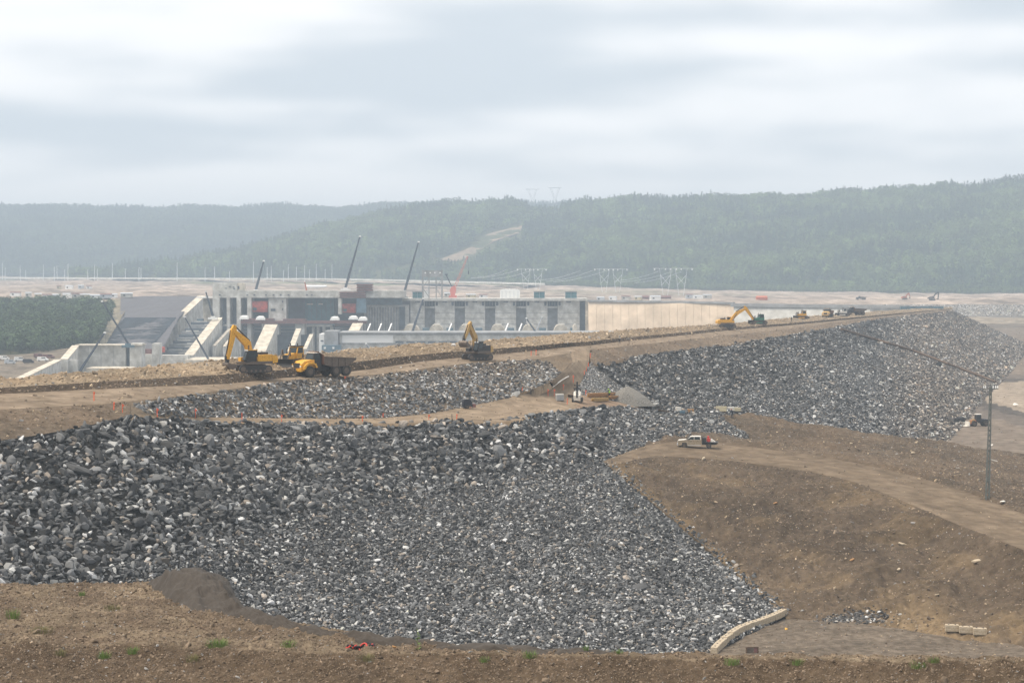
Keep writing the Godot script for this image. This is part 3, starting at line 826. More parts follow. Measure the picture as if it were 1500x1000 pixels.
	wood("hill_forest", hf, [con, bro], 8.2, Vector2(10, 17), func(u, v): return inside(u, v, cut) or (inside(u, v, lawn) and rng.randf() < 0.85) or (u > 772 and u < 822 and v < 312), func(u, v, w):
		var k := nc.get_noise_2d(u * 0.8, v * 1.6)
		return (Color(0.045, 0.075, 0.04) if w == 0 else Color(0.11, 0.155, 0.05)) * (1.0 + 0.8 * k), "green mixed forest covering the hill on the right")
	# scrub at the foot of the hill
	var c0 := []; var c1 := []
	for p in T.slice(8):
		c0.append(D(p[0], p[1] + 0.5, p[2] - 40)); c1.append(D(p[0], p[1] - 5, p[2] + 160))
	o = patch("hill_foot", [c0, c1], 160, [10], [2, 0.2, 0, 1], M.far_land, soil_paint(Color(0.13, 0.15, 0.06), 0.3, 0.3))
	tag(o, "grassy foot of the wooded hill behind the terrace", "slope", "", "structure")
	wood("scrub", o, [bro], 6.0, Vector2(5, 10), func(_u, _v): return false, func(_u, _v, _w): return Color(0.11, 0.15, 0.05), "pale green scrub along the foot of the hill")
	# slopes on the left behind the dam
	var w0 := [[-120, 450, 1640], [0, 450, 1640], [90, 450, 1630], [140, 452, 1620], [168, 456, 1600]]
	var w1 := [[-120, 520, 1150], [0, 519, 1150], [50, 518, 1160], [95, 516, 1180], [140, 503, 1260]]
	var ws := patch("wooded_bank", [dl(w0), dl(w1)], 110, [80], [5, 0.12, 0.5, 0.1], M.far_land, soil_paint(Color(0.12, 0.12, 0.06), 0.3))
	tag(ws, "steep bank below the terrace covered in trees", "bank", "", "structure")
	wood("bank_trees", ws, [bro], 5.0, Vector2(5, 9.5), func(u, v): return absf((u - 88) + (v - 500) * 0.62) < 2.2 and v > 462 and v < 502, func(u, v, _w): return Color(0.055, 0.085, 0.035) * (1.0 + 0.4 * nc.get_noise_2d(u * 3, v * 3)), "dense green young trees on the bank at the far left")
	o = patch("left_yard", [dl([[-120, 515, 1200], [0, 514, 1190], [60, 514, 1180], [108, 509, 1172]]), dl([[-120, 585, 800], [-25, 580, 860], [20, 561, 950], [84, 531, 1085]])], 60, [30], [1, 0.2, 0, 1], M.far_land, soil_paint(Color(0.27, 0.225, 0.175), 0.35))
	tag(o, "bare brown yard with parked vehicles at the far left", "yard", "", "structure")
	o = patch("drained_slope", [dl([[176, 436, 1600], [215, 433.5, 1620], [250, 433.5, 1620], [292, 434, 1600]]), dl([[176, 462, 1500], [205, 462, 1500], [235, 462, 1490], [262, 464, 1480]]), dl([[132, 512, 1300], [165, 510, 1290], [195, 510, 1280], [236, 512, 1280]])], 50, [16, 30], [1.2, 0.3, 0.3, 0.2], M.drain_grey, func(_x, _z, _s, _t): return Color(1, 1, 1))
	tag(o, "dark grey graded slope left of the spillway", "slope", "", "structure")
	for k in 17:                      # courses of mat across the slope
		var t := (k + 0.5) / 17.0
		var v := lerpf(466, 504, t)
		var a := ground(lerpf(180, 140, t) + 3, v); var b := ground(lerpf(258, 226, t), v)
		var mb := MB.new(); mb.beam(a + Vector3(0, 0.5, 0), b + Vector3(0, 0.5, 0), 1.0, 1.3)
		part("mat_course", mb, M.concrete_shade, o)
	o = patch("tan_slope", [dl([[150, 440, 1660], [176, 437, 1640], [192, 436, 1630]]), dl([[160, 462, 1520], [172, 462, 1500], [180, 460, 1500]]), dl([[118, 516, 1230], [134, 514, 1250], [150, 510, 1290]])], 24, [14, 24], [1.0, 0.3, 0.6, 0.2], M.far_land, soil_paint(Color(0.34, 0.3, 0.22), 0.4))
	tag(o, "narrow tan eroded slope between trees and grey slope", "slope", "", "structure")
	o = patch("right_bank", [dl([[1240, 480, 1520], [1350, 481, 1500], [1450, 482, 1490], [1600, 486, 1470]]), dl([[1240, 472, 1560], [1350, 473, 1545], [1450, 474, 1540], [1600, 477, 1530]]), dl([[1240, 464.5, 1590], [1350, 464.5, 1590], [1450, 465, 1590], [1600, 466, 1590]]), dl([[1240, 446, 1700], [1350, 446, 1700], [1450, 445.5, 1700], [1600, 445, 1700]])], 120, [8, 6, 20], [1.0, 0.2, 0.4, 0.2], M.far_land, func(x, z, s, t):
		var k := 1.0 + 0.2 * nc.get_noise_2d(x * 2, z * 2)
		return (Color(0.26, 0.245, 0.23) if t > 0.42 else (Color(0.4, 0.34, 0.27) if t > 0.25 else Color(0.22, 0.185, 0.15))) * k)
	tag(o, "stepped grey and brown bank beyond the end of the dam", "bank", "", "structure")
	var at := []
	strew(o, func(_u, v): return 1.1 if v < 463 and v > 447 else 0.0, 0.8, 0.1, at)
	riprap(o, at, 0, func(_u, _v): return 0.5, func(_u, _v): return 2.6)

# ---------------------------------------------------------------- spillway, powerhouse and far things
func pbox(mb: MB, u0: float, v0: float, u1: float, v1: float, d: float, deep: float):       # a box whose front face spans a pixel rectangle d metres ahead
	var a := D(u0, v0, d); var b := D(u1, v1, d)
	mb.box(Vector3((a.x + b.x) / 2, (a.y + b.y) / 2, -d - deep / 2), Vector3(b.x - a.x, a.y - b.y, deep))

func lbox(t: Node3D, mb: MB, u0: float, v0: float, u1: float, v1: float, d: float, deep: float):     # the same, in the axes of the thing it belongs to
	pbox(mb, u0, v0, u1, v1, d, deep)
	for k in range(mb.v.size() - 36, mb.v.size()): mb.v[k] -= t.position

func slope_wall(mb: MB, cap: MB, A: Vector3, B: Vector3, w: float, drop: float):   # a wall with a sloping top; its coping goes into cap
	var s := Vector3(w / 2, 0, 0)
	var lo := Vector3(0, -drop, 0)
	mb.hex([A - s + lo, A + s + lo, B + s + lo, B - s + lo, A - s, A + s, B + s, B - s])
	var up := Vector3(0, 0.5, 0); s *= 1.06
	cap.hex([A - s, A + s, B + s, B - s, A - s + up, A + s + up, B + s + up, B - s + up])

func build_structures():
	# powerhouse intake: a long wall with recessed bays
	var t := thing("intake_structure", D(725, 495, 1500), 0, "long grey concrete intake wall with six recessed bays", "concrete dam")
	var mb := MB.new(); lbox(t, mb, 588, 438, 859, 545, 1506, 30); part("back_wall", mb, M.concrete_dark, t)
	mb = MB.new(); lbox(t, mb, 586, 437, 861, 440.5, 1497, 40); part("deck", mb, M.concrete, t)
	var bays := [577, 622, 666, 710.5, 756, 802, 849]
	for k in bays.size() - 1:
		var a: float = bays[k] + 15.0 if k > 0 else 601.0
		var b: float = bays[k + 1]
		mb = MB.new(); lbox(t, mb, a, 440.7, b, 545, 1500, 5.8); part("pier", mb, M.concrete, t)
		if k > 0:
			mb = MB.new(); lbox(t, mb, bays[k] + 0.4, 449, bays[k] + 14.6, 451, 1501, 4.5); part("lintel", mb, M.concrete, t)
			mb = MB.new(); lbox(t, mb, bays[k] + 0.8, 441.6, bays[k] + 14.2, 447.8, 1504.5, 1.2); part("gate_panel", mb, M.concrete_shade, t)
			for q in 3:
				mb = MB.new(); lbox(t, mb, bays[k] + 2.5 + q * 4.0, 441.6, bays[k] + 3.2 + q * 4.0, 447.8, 1504.2, 0.3); part("gate_rib", mb, M.concrete_dark, t)
			for sx in [-4.6, 16.2]:
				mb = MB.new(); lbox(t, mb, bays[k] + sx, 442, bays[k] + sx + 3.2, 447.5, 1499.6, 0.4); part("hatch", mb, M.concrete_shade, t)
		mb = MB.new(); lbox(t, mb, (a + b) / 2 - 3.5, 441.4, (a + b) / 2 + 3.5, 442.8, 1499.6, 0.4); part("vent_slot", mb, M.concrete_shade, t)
		for v in [458.0, 466.0, 474.0]:
			mb = MB.new(); lbox(t, mb, a, v, b, v + 0.5, 1499.8, 0.3); part("form_joint", mb, M.concrete_dark, t)
	mb = MB.new(); lbox(t, mb, 849.5, 444, 857.5, 545, 1504, 2); part("end_slot", mb, M.concrete_shade, t)
	mb = MB.new(); lbox(t, mb, 857.6, 440.7, 862, 545, 1499, 7); part("end_pier", mb, M.concrete_cream, t)
	# penstock blocks in front of the bays
	var pu := [587, 625, 668, 715, 762, 808, 838]
	for k in pu.size():
		var w := 27.0 if k > 0 else 30.0
		if k == 6: w = 9.0
		var a := D(pu[k], 494, 1420); var b := D(pu[k] + w, 494, 1420)
		var q := thing("penstock_block", Vector3((a.x + b.x) / 2, a.y - 6, -1428), 0, ["large tan penstock block with rounded top, nearest the grey erection bay", "pale penstock block beside the leaning boom lift", "pale penstock block behind the raised excavator bucket", "cream penstock block just past the dark excavator", "cream penstock block behind the crossed boom lifts", "pale penstock block low before the last bay", "small cream penstock block at the end of the row"][k], "concrete block", "pale blocks along the powerhouse roof")
		var hw: float = (b.x - a.x) / 2
		mb = MB.new()
		mb.prism(PackedVector2Array([Vector2(-hw, 0), Vector2(hw, 0), Vector2(hw, 7), Vector2(hw * 0.66, 13), Vector2(hw * 0.4, 14.8), Vector2(-hw * 0.4, 14.8), Vector2(-hw * 0.62, 13), Vector2(-hw * 0.95, 7)]), -8, 8)
		part("body", mb, M.concrete_cream, q)
		mb = MB.new(); mb.box(Vector3(hw * 0.1, 15.2, 0), Vector3(hw * 0.7, 0.8, 8)); part("top_slab", mb, M.concrete, q)
		if k < 6:
			mb = MB.new(); mb.box(Vector3(hw + 3.0, 8, -4), Vector3(5, 9, 6)); part("side_frame", mb, M.blue_steel, q)
	# powerhouse building
	t = thing("powerhouse", D(620, 520, 1350), 0, "long low pale powerhouse building with a strip of dark windows", "building")
	mb = MB.new(); lbox(t, mb, 497, 489, 900, 560, 1350, 30); part("wall", mb, M.concrete, t)
	mb = MB.new(); lbox(t, mb, 495, 486.6, 902, 488.8, 1348, 40); part("parapet", mb, M.concrete_dark, t)
	mb = MB.new(); lbox(t, mb, 501, 490.5, 576, 502, 1349.4, 0.7); part("panel", mb, M.white_far, t)
	mb = MB.new(); lbox(t, mb, 576.6, 490.5, 900, 499, 1349.4, 0.7); part("panel", mb, M.concrete, t)
	mb = MB.new(); lbox(t, mb, 497, 502.4, 900, 503.8, 1349.2, 0.8); part("string_course", mb, M.concrete_dark, t)
	for k in 16:
		mb = MB.new(); lbox(t, mb, 579 + k * 16.0, 500, 591 + k * 16.0, 502, 1349.3, 0.6); part("window", mb, M.concrete_shade, t)
	mb = MB.new(); lbox(t, mb, 475, 484.5, 495, 560, 1345, 22); part("tower", mb, M.concrete_dark, t)
	mb = MB.new(); lbox(t, mb, 467, 489, 474.9, 560, 1347, 20); part("stair_block", mb, M.white_far, t)
	mb = MB.new(); lbox(t, mb, 469.5, 498, 473.5, 500, 1346.6, 0.3); part("window", mb, M.concrete_shade, t)
	mb = MB.new(); lbox(t, mb, 471, 505.5, 499, 518, 1340, 6); part("blue_plant_room", mb, M.blue_steel, t)
	for k in 2:
		mb = MB.new(); lbox(t, mb, 474 + k * 12.5, 508, 477 + k * 12.5, 511, 1339.7, 0.3); part("vent", mb, M.white_far, t)
	# slanting props between the buildings
	for k in 6:
		mb = MB.new()
		var u: float = [536.0, 552.0, 567.0, 655.0, 738.0, 758.0][k]
		var a := D(u, 490, 1400); var b := D(u + 6.5, 474, 1412)
		mb.beam(a, b, 0.8, 0.8)
		var o := part("steel_prop", mb, M.white_far, self)
		tag(o, "%s pale slanting steel prop from the left behind the powerhouse roof" % nth(k), "prop", "slanting props behind the powerhouse")
	# central bays of the spillway
	t = thing("erection_bay", D(565, 490, 1490), 0, "grey ribbed concrete bay under a blue steel beam", "concrete bay")
	mb = MB.new(); lbox(t, mb, 533, 446.5, 599, 550, 1496, 20); part("wall", mb, M.concrete, t)
	for k in 13:
		mb = MB.new(); lbox(t, mb, 536 + k * 4.0, 450, 537.6 + k * 4.0, 490, 1495.2, 0.9); part("rib", mb, M.concrete_dark, t)
	mb = MB.new(); lbox(t, mb, 534, 436.5, 588, 446.3, 1492, 24); part("beam", mb, M.blue_steel, t)
	mb = MB.new(); lbox(t, mb, 534, 434.5, 590, 436.4, 1491, 26); part("deck", mb, M.concrete, t)
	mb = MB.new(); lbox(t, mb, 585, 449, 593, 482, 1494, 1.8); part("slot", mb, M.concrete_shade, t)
	t = thing("shuttered_bay", D(468, 478, 1480), 0, "tall dark teal shuttered bay in the middle of the spillway", "concrete bay")
	mb = MB.new(); lbox(t, mb, 447, 437, 489, 477, 1486, 10); part("shutter", mb, M.teal, t)
	for k in 6:
		mb = MB.new(); lbox(t, mb, 449 + k * 7.0, 438, 449.8 + k * 7.0, 476.5, 1485.4, 0.5); part("stud", mb, M.concrete_shade, t)
	mb = MB.new()
	var pc := D(468, 437, 1488) - t.position
	mb.tube(pc + Vector3(0, -3.5, 0), pc + Vector3(0, -3.5, -6), 6.5, 6.5, 14); part("round_hood", mb, M.teal, t)
	for k in 2:
		mb = MB.new(); lbox(t, mb, 449 + k * 17.0, 444.5, 458 + k * 14.5, 446.2, 1485, 0.8); part("work_platform", mb, M.concrete_cream, t)
	mb = MB.new(); lbox(t, mb, 445, 475.5, 486, 478.5, 1483, 8); part("sill_beam", mb, M.concrete, t)
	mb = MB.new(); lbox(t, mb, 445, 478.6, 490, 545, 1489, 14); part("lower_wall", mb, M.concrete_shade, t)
	for u in [459.0, 466.0, 474.5, 486.0]:
		mb = MB.new(); lbox(t, mb, u - 2.5, 478.7, u + 1.6, 545, 1484, 4.5); part("pier", mb, M.concrete, t)
	# spillway headworks
	t = thing("spillway_headworks", D(400, 500, 1460), 0, "tall grey concrete spillway with deep gate slots and piers", "spillway")
	mb = MB.new(); lbox(t, mb, 311, 413.5, 346.5, 425.4, 1470, 26); part("gate_tower", mb, M.concrete, t)
	mb = MB.new(); lbox(t, mb, 346.6, 414.5, 353, 425.4, 1472, 24); part("stair_tower", mb, M.concrete_cream, t)
	for a in [[329, 421.5], [335, 419], [340.5, 419.8], [341, 422.3]]:
		mb = MB.new(); lbox(t, mb, a[0], a[1], a[0] + 2.6, a[1] + 1.2, 1469.5, 0.7); part("vent", mb, M.concrete_shade, t)
	mb = MB.new(); lbox(t, mb, 347.8, 419, 350, 423.5, 1471.5, 0.7); part("door", mb, M.concrete_shade, t)
	mb = MB.new(); lbox(t, mb, 311, 425.5, 592, 436, 1468, 30); part("deck_beam", mb, M.concrete, t)
	for u in [320.0, 360.5, 371, 388, 399, 409.5, 421, 448, 455]:
		mb = MB.new(); lbox(t, mb, u, 431, u + 2.6, 432.4, 1467.5, 0.7); part("drain_opening", mb, M.concrete_shade, t)
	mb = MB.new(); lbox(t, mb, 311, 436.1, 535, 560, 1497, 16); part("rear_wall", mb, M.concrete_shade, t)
	for a in [[311, 321.5], [331.5, 336.5], [346, 352.5], [361.5, 368]]:
		mb = MB.new(); lbox(t, mb, a[0], 436.2, a[1], 545, 1467.4, 16.5); part("pier", mb, M.concrete, t)
	mb = MB.new(); lbox(t, mb, 321.6, 475, 346, 477.4, 1468, 8); part("sill_beam", mb, M.concrete, t)
	# left gate block, breast walls
	mb = MB.new(); lbox(t, mb, 393, 437, 419, 470, 1470, 13); part("breast_wall", mb, M.concrete, t)
	mb = MB.new(); lbox(t, mb, 396.5, 452, 403, 455.3, 1469.6, 0.3); part("opening", mb, M.concrete_shade, t)
	for q in [[413.0, 440.0], [413.0, 451.0]]:
		mb = MB.new(); lbox(t, mb, q[0], q[1], q[0] + 1.4, q[1] + 3.5, 1469.6, 0.3); part("opening", mb, M.concrete_shade, t)
	for a in [[352.6, 470, 536, 474], [355, 466.5, 400, 469.8], [414, 467, 447, 470]]:
		mb = MB.new(); lbox(t, mb, a[0], a[1], a[2], a[3], 1462, 9); part("scaffold_deck", mb, M.rust_form, t)
	for a in [[356, 385], [406, 435], [490, 515]]:
		for k in 3:
			mb = MB.new(); lbox(t, mb, a[0], 475.5 + k * 4.6, a[1], 477 + k * 4.6, 1478, 4); part("form_beam", mb, M.rust_form if k == 0 else M.concrete_dark, t)
	for a in [[383, 408], [432, 446], [516, 530]]:
		mb = MB.new(); lbox(t, mb, a[0], 470, a[1], 490, 1465, 14); part("pier", mb, M.concrete, t)
	# rust coloured formwork towers
	for a in [[497, 427.5, 535, 437], [522, 416, 545, 427.3]]:
		for k in 3:
			var hh: float = (a[3] - a[1]) / 3.0
			mb = MB.new(); lbox(t, mb, a[0], a[1] + k * hh, a[2], a[1] + (k + 0.62) * hh, 1463, 12); part("formwork", mb, M.rust_form, t)
		mb = MB.new(); lbox(t, mb, a[0] + 1, a[1] + 0.5, a[2] - 1, a[3], 1466, 8); part("formwork_core", mb, M.concrete_dark, t)
	mb = MB.new(); lbox(t, mb, 495, 437, 500, 460, 1466, 8); part("pier", mb, M.concrete, t)
	mb = MB.new(); lbox(t, mb, 522, 437, 536, 458, 1464, 8); part("form_panel", mb, M.blue_steel, t)
	# radial gates, curved red skins
	var gates := [[368.0, 441.0, 392.0, 457.0, 1474.0, "rounded red spillway gate near the tall gate slots"], [501.0, 444.5, 521.0, 458.0, 1474.0, "square red spillway gate under the rusty formwork"]]
	for k in 2:
		var g: Array = gates[k]
		var a := D(g[0], g[1], g[4]); var b := D(g[2], g[3], g[4])
		var q := thing("spillway_gate", Vector3((a.x + b.x) / 2, b.y, -g[4]), 0, g[5], "gate", "red spillway gates")
		var hw: float = (b.x - a.x) / 2; var hh: float = a.y - b.y
		mb = MB.new()
		var pf := PackedVector2Array(); var inn := PackedVector2Array()
		for j in 9:
			var w := lerpf(-0.55, 0.55, j / 8.0)
			pf.append(Vector2(hh * 0.95 * cos(w) - hh * 0.8, hh * (0.5 + 0.5 * sin(w) / sin(0.55)))); inn.append(pf[j] - Vector2(0.7, 0))
		inn.reverse(); pf.append_array(inn)
		mb.prism(pf, -hw, hw, Basis(Vector3.UP, -PI / 2)); part("skin_plate", mb, M.gate_red, q)
		for j in 4:
			mb = MB.new(); mb.box(Vector3(lerpf(-hw, hw, (j + 0.5) / 4), hh * 0.5, -1.5), Vector3(0.6, hh * 0.96, 1.2)); part("rib", mb, M.gate_red, q)
		mb = MB.new(); mb.box(Vector3(-hw * 0.55, hh * 0.3, hh * 0.3), Vector3(2.6, 1.8, 1.6)); part("hoist_box", mb, M.teal, q)
	# white wrapped bundles on the working decks
	var bn := 0
	for a in [[357, 461], [381, 462], [490, 462.5], [517, 461.5], [531, 463]]:
		var p := D(a[0], a[1] + 3.5, 1458)
		var w := MB.new()
		var hs := [5.0, 2.4]
		for y in 3:
			var r0: float = [1.0, 0.85, 0.45][y]; var y0: float = [-2.0, 0.6, 2.0][y]
			if y < 2:
				var r1: float = [1.0, 0.85, 0.45][y + 1]; var y1: float = [-2.0, 0.6, 2.0][y + 1]
				w.hex([Vector3(-hs[0] * r0, y0, -hs[1] * r0), Vector3(hs[0] * r0, y0, -hs[1] * r0), Vector3(hs[0] * r0, y0, hs[1] * r0), Vector3(-hs[0] * r0, y0, hs[1] * r0), Vector3(-hs[0] * r1 + 0.8, y1, -hs[1] * r1), Vector3(hs[0] * r1 + 0.5, y1, -hs[1] * r1), Vector3(hs[0] * r1 + 0.5, y1, hs[1] * r1), Vector3(-hs[0] * r1 + 0.8, y1, hs[1] * r1)])
		for i in w.v.size(): w.v[i] *= 0.72
		var o := part("tarpaulin_bundle", w, M.white_far, self)
		o.position = p
		bn += 1
		tag(o, "%s white tarpaulin bundle from the left on the spillway deck" % nth(bn - 1), "tarpaulin", "white bundles on the spillway decks")
	# chute walls running down toward the dam
	var walls := [
		[[295, 434, 1560], [254, 472, 1480], 11, "first sloping chute wall with pale coping beside the grey slope"],
		[[252, 474, 1470], [206, 514, 1400], 2.5, "thin low wall edging the dark grey slope"],
		[[319, 466, 1450], [276, 521, 1330], 12, "broad chute wall with pale coping left of the gate slots"],
		[[336, 482, 1450], [313, 507, 1390], 4, "narrow sloping divider wall below the gate slots"],
		[[347, 484, 1450], [328, 508, 1390], 4, "narrow sloping divider wall beside the yellow excavator arm"],
		[[397, 476, 1450], [376, 522, 1380], 17, "wide pale chute wall behind the yellow excavator boom"],
		[[437, 482, 1440], [424, 516, 1380], 7, "pale chute wall behind the bulldozer blade"],
		[[456, 490, 1430], [446, 512, 1390], 5, "short chute wall left of the powerhouse tower"],
		[[524, 474, 1440], [514, 492, 1410], 14, "short pale chute wall under the white bundles"],
		[[265, 520, 1300], [236, 536, 1230], 5, "low pale wall end above the crest near the leaning boom"]]
	for w in walls:
		var A := D(w[0][0], w[0][1], w[0][2]); var B := D(w[1][0], w[1][1], w[1][2])
		var q := thing("chute_wall", B - Vector3(0, 30, 0), 0, w[3], "concrete wall")
		mb = MB.new(); var cap := MB.new()
		slope_wall(mb, cap, A - q.position, B - q.position, w[2] / 1.95, 40)
		part("wall", mb, M.concrete, q); part("coping", cap, M.concrete_cream, q)
	# the stepped chute floor between the walls
	t = thing("chute_floor", D(280, 510, 1400), 0, "dark stepped chute floor with pale beams between two walls", "spillway chute")
	for k in 11:
		var f := k / 10.0
		mb = MB.new()
		var c := D(lerpf(304, 262, f), lerpf(474, 520, f), lerpf(1470, 1370, f)) - t.position
		mb.box(c, Vector3(24, 2.5, 9)); part("step", mb, M.concrete_dark if k % 2 else M.concrete_shade, t)
		mb = MB.new(); mb.box(c + Vector3(lerpf(-5, 6, absf(sin(k * 2.1))), 1.6, 1), Vector3(9, 0.7, 2.2)); part("beam", mb, M.concrete, t)
	mb = MB.new(); lbox(t, mb, 297, 437, 311, 475, 1500, 3); part("head_wall", mb, M.concrete_cream, t)
	mb = MB.new(); lbox(t, mb, 287, 434.6, 311.5, 436.4, 1490, 12); part("bridge_deck", mb, M.white_far, t)
	mb = MB.new(); lbox(t, mb, 288, 467, 297, 470, 1490, 4); part("blue_tank", mb, M.blue_steel, t)
	# stilling basin walls at the left
	t = thing("basin_wall", D(150, 545, 1150), 0, "big grey concrete basin wall with sloping pale coping", "concrete wall")
	mb = MB.new(); lbox(t, mb, 110, 506, 184, 575, 1160, 10); part("wall", mb, M.concrete, t)
	mb = MB.new(); lbox(t, mb, 184.2, 505, 189, 575, 1163, 6); part("slot", mb, M.concrete_shade, t)
	mb = MB.new(); lbox(t, mb, 189.2, 503, 207, 575, 1158, 12); part("wall", mb, M.concrete, t)
	mb = MB.new(); lbox(t, mb, 109, 504.8, 207.5, 506, 1157, 14); part("coping", mb, M.concrete_cream, t)
	for k in 4:
		mb = MB.new(); lbox(t, mb, 110 + k * 18.5, 506.2, 110.5 + k * 18.5, 560, 1159.7, 0.4); part("form_joint", mb, M.concrete_dark, t)
	mb = MB.new(); lbox(t, mb, 125, 539, 190, 560, 1130, 20); part("floor_slab", mb, M.concrete_cream, t)
	for a in [[[110, 507, 1158], [93, 527, 1090]], [[84, 528, 1080], [24, 557, 960]]]:
		mb = MB.new(); var cap := MB.new()
		slope_wall(mb, cap, D(a[0][0], a[0][1], a[0][2]) - t.position, D(a[1][0], a[1][1], a[1][2]) - t.position, 4.0, 30)
		part("wing_wall", mb, M.concrete, t); part("coping", cap, M.concrete_cream, t)
	mb = MB.new(); lbox(t, mb, 82, 526.5, 112, 560, 1095, 3); part("wing_wall", mb, M.concrete, t)
	mb = MB.new(); lbox(t, mb, 30, 553, 112, 575, 970, 3); part("apron", mb, M.concrete, t)
	t = thing("basin_pier", D(226, 545, 1180), 0, "grey concrete basin pier right of the long basin wall", "concrete pier")
	mb = MB.new(); lbox(t, mb, 222, 503, 233, 575, 1180, 10); part("pier", mb, M.concrete, t)
	mb = MB.new(); lbox(t, mb, 207.5, 519, 222, 575, 1190, 8); part("low_wall", mb, M.concrete, t)
	mb = MB.new(); lbox(t, mb, 209, 511, 221, 518.8, 1196, 3); part("rubble_fill", mb, M.rust_form, t)
	mb = MB.new(); lbox(t, mb, 233.2, 520, 275, 560, 1210, 8); part("apron_wall", mb, M.concrete, t)
	mb = MB.new(); lbox(t, mb, 270, 527, 420, 570, 1200, 40); part("basin_floor", mb, M.concrete_cream, t)
	mb = MB.new(); lbox(t, mb, 233, 508, 240, 516, 1195, 3); part("red_frame", mb, M.gate_red, t)
	# buff approach wall running toward the far end of the dam
	t = thing("approach_wall", D(1000, 490, 1450), 0, "smooth buff approach wall behind the dam crest", "concrete wall")
	var top := dl([[862, 441.5, 1490], [1000, 443.5, 1440], [1075, 445, 1410]])
	var cols := 18
	for k in cols:
		var a := D(lerpf(862, 1075, float(k) / cols) + 0.12, lerpf(441.5, 445, float(k) / cols), lerpf(1490, 1410, float(k) / cols)) - t.position
		var b := D(lerpf(862, 1075, (k + 1.0) / cols) - 0.12, lerpf(441.5, 445, (k + 1.0) / cols), lerpf(1490, 1410, (k + 1.0) / cols)) - t.position
		var dn := Vector3(0, -50, 14)
		mb = MB.new(); mb.hex([a + dn, b + dn, b + dn + Vector3(0, 0, -30), a + dn + Vector3(0, 0, -30), a, b, b + Vector3(0, 0, -8), a + Vector3(0, 0, -8)])
		part("panel", mb, M.buff, t)
	mb = MB.new()
	for k in 2: mb.beam(top[k] - t.position + Vector3(0, 0.6, 0), top[k + 1] - t.position + Vector3(0, 0.6, 0), 3, 1.4)
	part("coping", mb, M.concrete_dark, t)
	t = thing("channel_lining", D(1200, 480, 1380), 0, "pale grey channel lining behind the far machines on the crest", "concrete wall")
	mb = MB.new()
	var qa := D(1076, 449, 1405) - t.position; var qb := D(1330, 452.5, 1330) - t.position
	var dn2 := Vector3(0, -40, 14)
	mb.hex([qa + dn2, qb + dn2, qb + dn2 + Vector3(0, 0, -30), qa + dn2 + Vector3(0, 0, -30), qa, qb, qb + Vector3(0, 0, -8), qa + Vector3(0, 0, -8)])
	part("slab", mb, M.concrete, t)
	mb = MB.new(); mb.beam(qa + Vector3(-2, 1.2, -1), qb + Vector3(0, 1.2, -1), 2.5, 2.4); part("coping", mb, M.concrete_dark, t)
	t = thing("steel_barrier", D(1350, 456, 1240), 0, "long blue steel barrier at the far end of the crest", "barrier")
	for k in 9:
		mb = MB.new(); lbox(t, mb, 1320.0 + k * 7.0, 448.6, 1326.8 + k * 7.0, 456, 1240, 2.5); part("panel", mb, M.blue_steel, t)
	mb = MB.new(); lbox(t, mb, 1276, 450.5, 1320, 456, 1262, 2); part("low_rail", mb, M.concrete_dark, t)
	# things on the intake deck
	var deck := D(700, 437, 1500).y
	var hb := [[604, 619, "dark green steel hoist house beside the lattice tower"], [782, 798, "dark green steel hoist house right of the white tent"], [828, 845, "dark green steel hoist house at the end of the deck"]]
	for g in hb:
		var a := D(g[0], 437, 1510); var b := D(g[1], 427.5, 1510)
		var q := thing("hoist_house", Vector3((a.x + b.x) / 2, deck, -1512), 0, g[2], "hoist house", "green hoist houses on the intake deck")
		var w: float = b.x - a.x; var hgt: float = b.y - deck
		for kx in 2:
			for ky in 2:
				mb = MB.new(); mb.box(Vector3((kx - 0.5) * w * 0.5, hgt * (0.26 + 0.48 * ky), 0), Vector3(w * 0.47, hgt * 0.45, 5)); part("panel", mb, M.teal, q)
		mb = MB.new(); mb.box(Vector3(0, hgt * 0.5, -0.3), Vector3(w, hgt, 4.6)); part("frame", mb, M.galvanised, q)
		mb = MB.new(); mb.box(Vector3(0, hgt + 0.3, 0), Vector3(w * 1.06, 0.6, 6)); part("roof", mb, M.concrete_dark, q)
	var q := thing("white_tent", Vector3(D(747, 437, 1512).x, deck, -1516), 0, "white storage tent with a curved roof on the intake deck", "tent")
	mb = MB.new(); mb.prism(PackedVector2Array([Vector2(-7.6, 0), Vector2(7.6, 0), Vector2(7.6, 5), Vector2(7.2, 6.3), Vector2(5.5, 6.9), Vector2(-5.5, 6.9), Vector2(-7.2, 6.3), Vector2(-7.6, 5)]), -5, 5); part("canopy", mb, M.white_far, q)
	for k in 5:
		mb = MB.new(); mb.box(Vector3(-6 + k * 3.0, 2.8, 5.1), Vector3(0.25, 5.6, 0.2)); part("frame_post", mb, M.galvanised, q)
	# lattice tower
	q = thing("lattice_tower", Vector3(D(633, 437, 1505).x, deck, -1508), 0, "open grey steel lattice tower on the intake deck", "steel tower")
	for sx in [-1, 1]:
		for sz in [-1, 1]:
			mb = MB.new(); mb.box(Vector3(sx * 7.3, 10.8, sz * 3), Vector3(1.0, 21.6, 1.0)); part("leg", mb, M.concrete_dark, q)
	for x in [-2.4, 3.0]:
		mb = MB.new(); mb.box(Vector3(x, 8, 3), Vector3(0.8, 16, 0.8)); part("post", mb, M.concrete_dark, q)
	mb = MB.new(); mb.box(Vector3(0, 18.6, 3), Vector3(15.4, 5.0, 0.8)); mb.box(Vector3(0, 18.6, -3), Vector3(15.4, 5.0, 0.8)); part("top_girder", mb, M.concrete_dark, q)
	for x in [-5.2, -1.5, 2.0, 6.0]:
		mb = MB.new(); mb.box(Vector3(x, 19.3, 3.5), Vector3(1.0, 1.0, 0.2)); part("light_panel", mb, M.white_far, q)
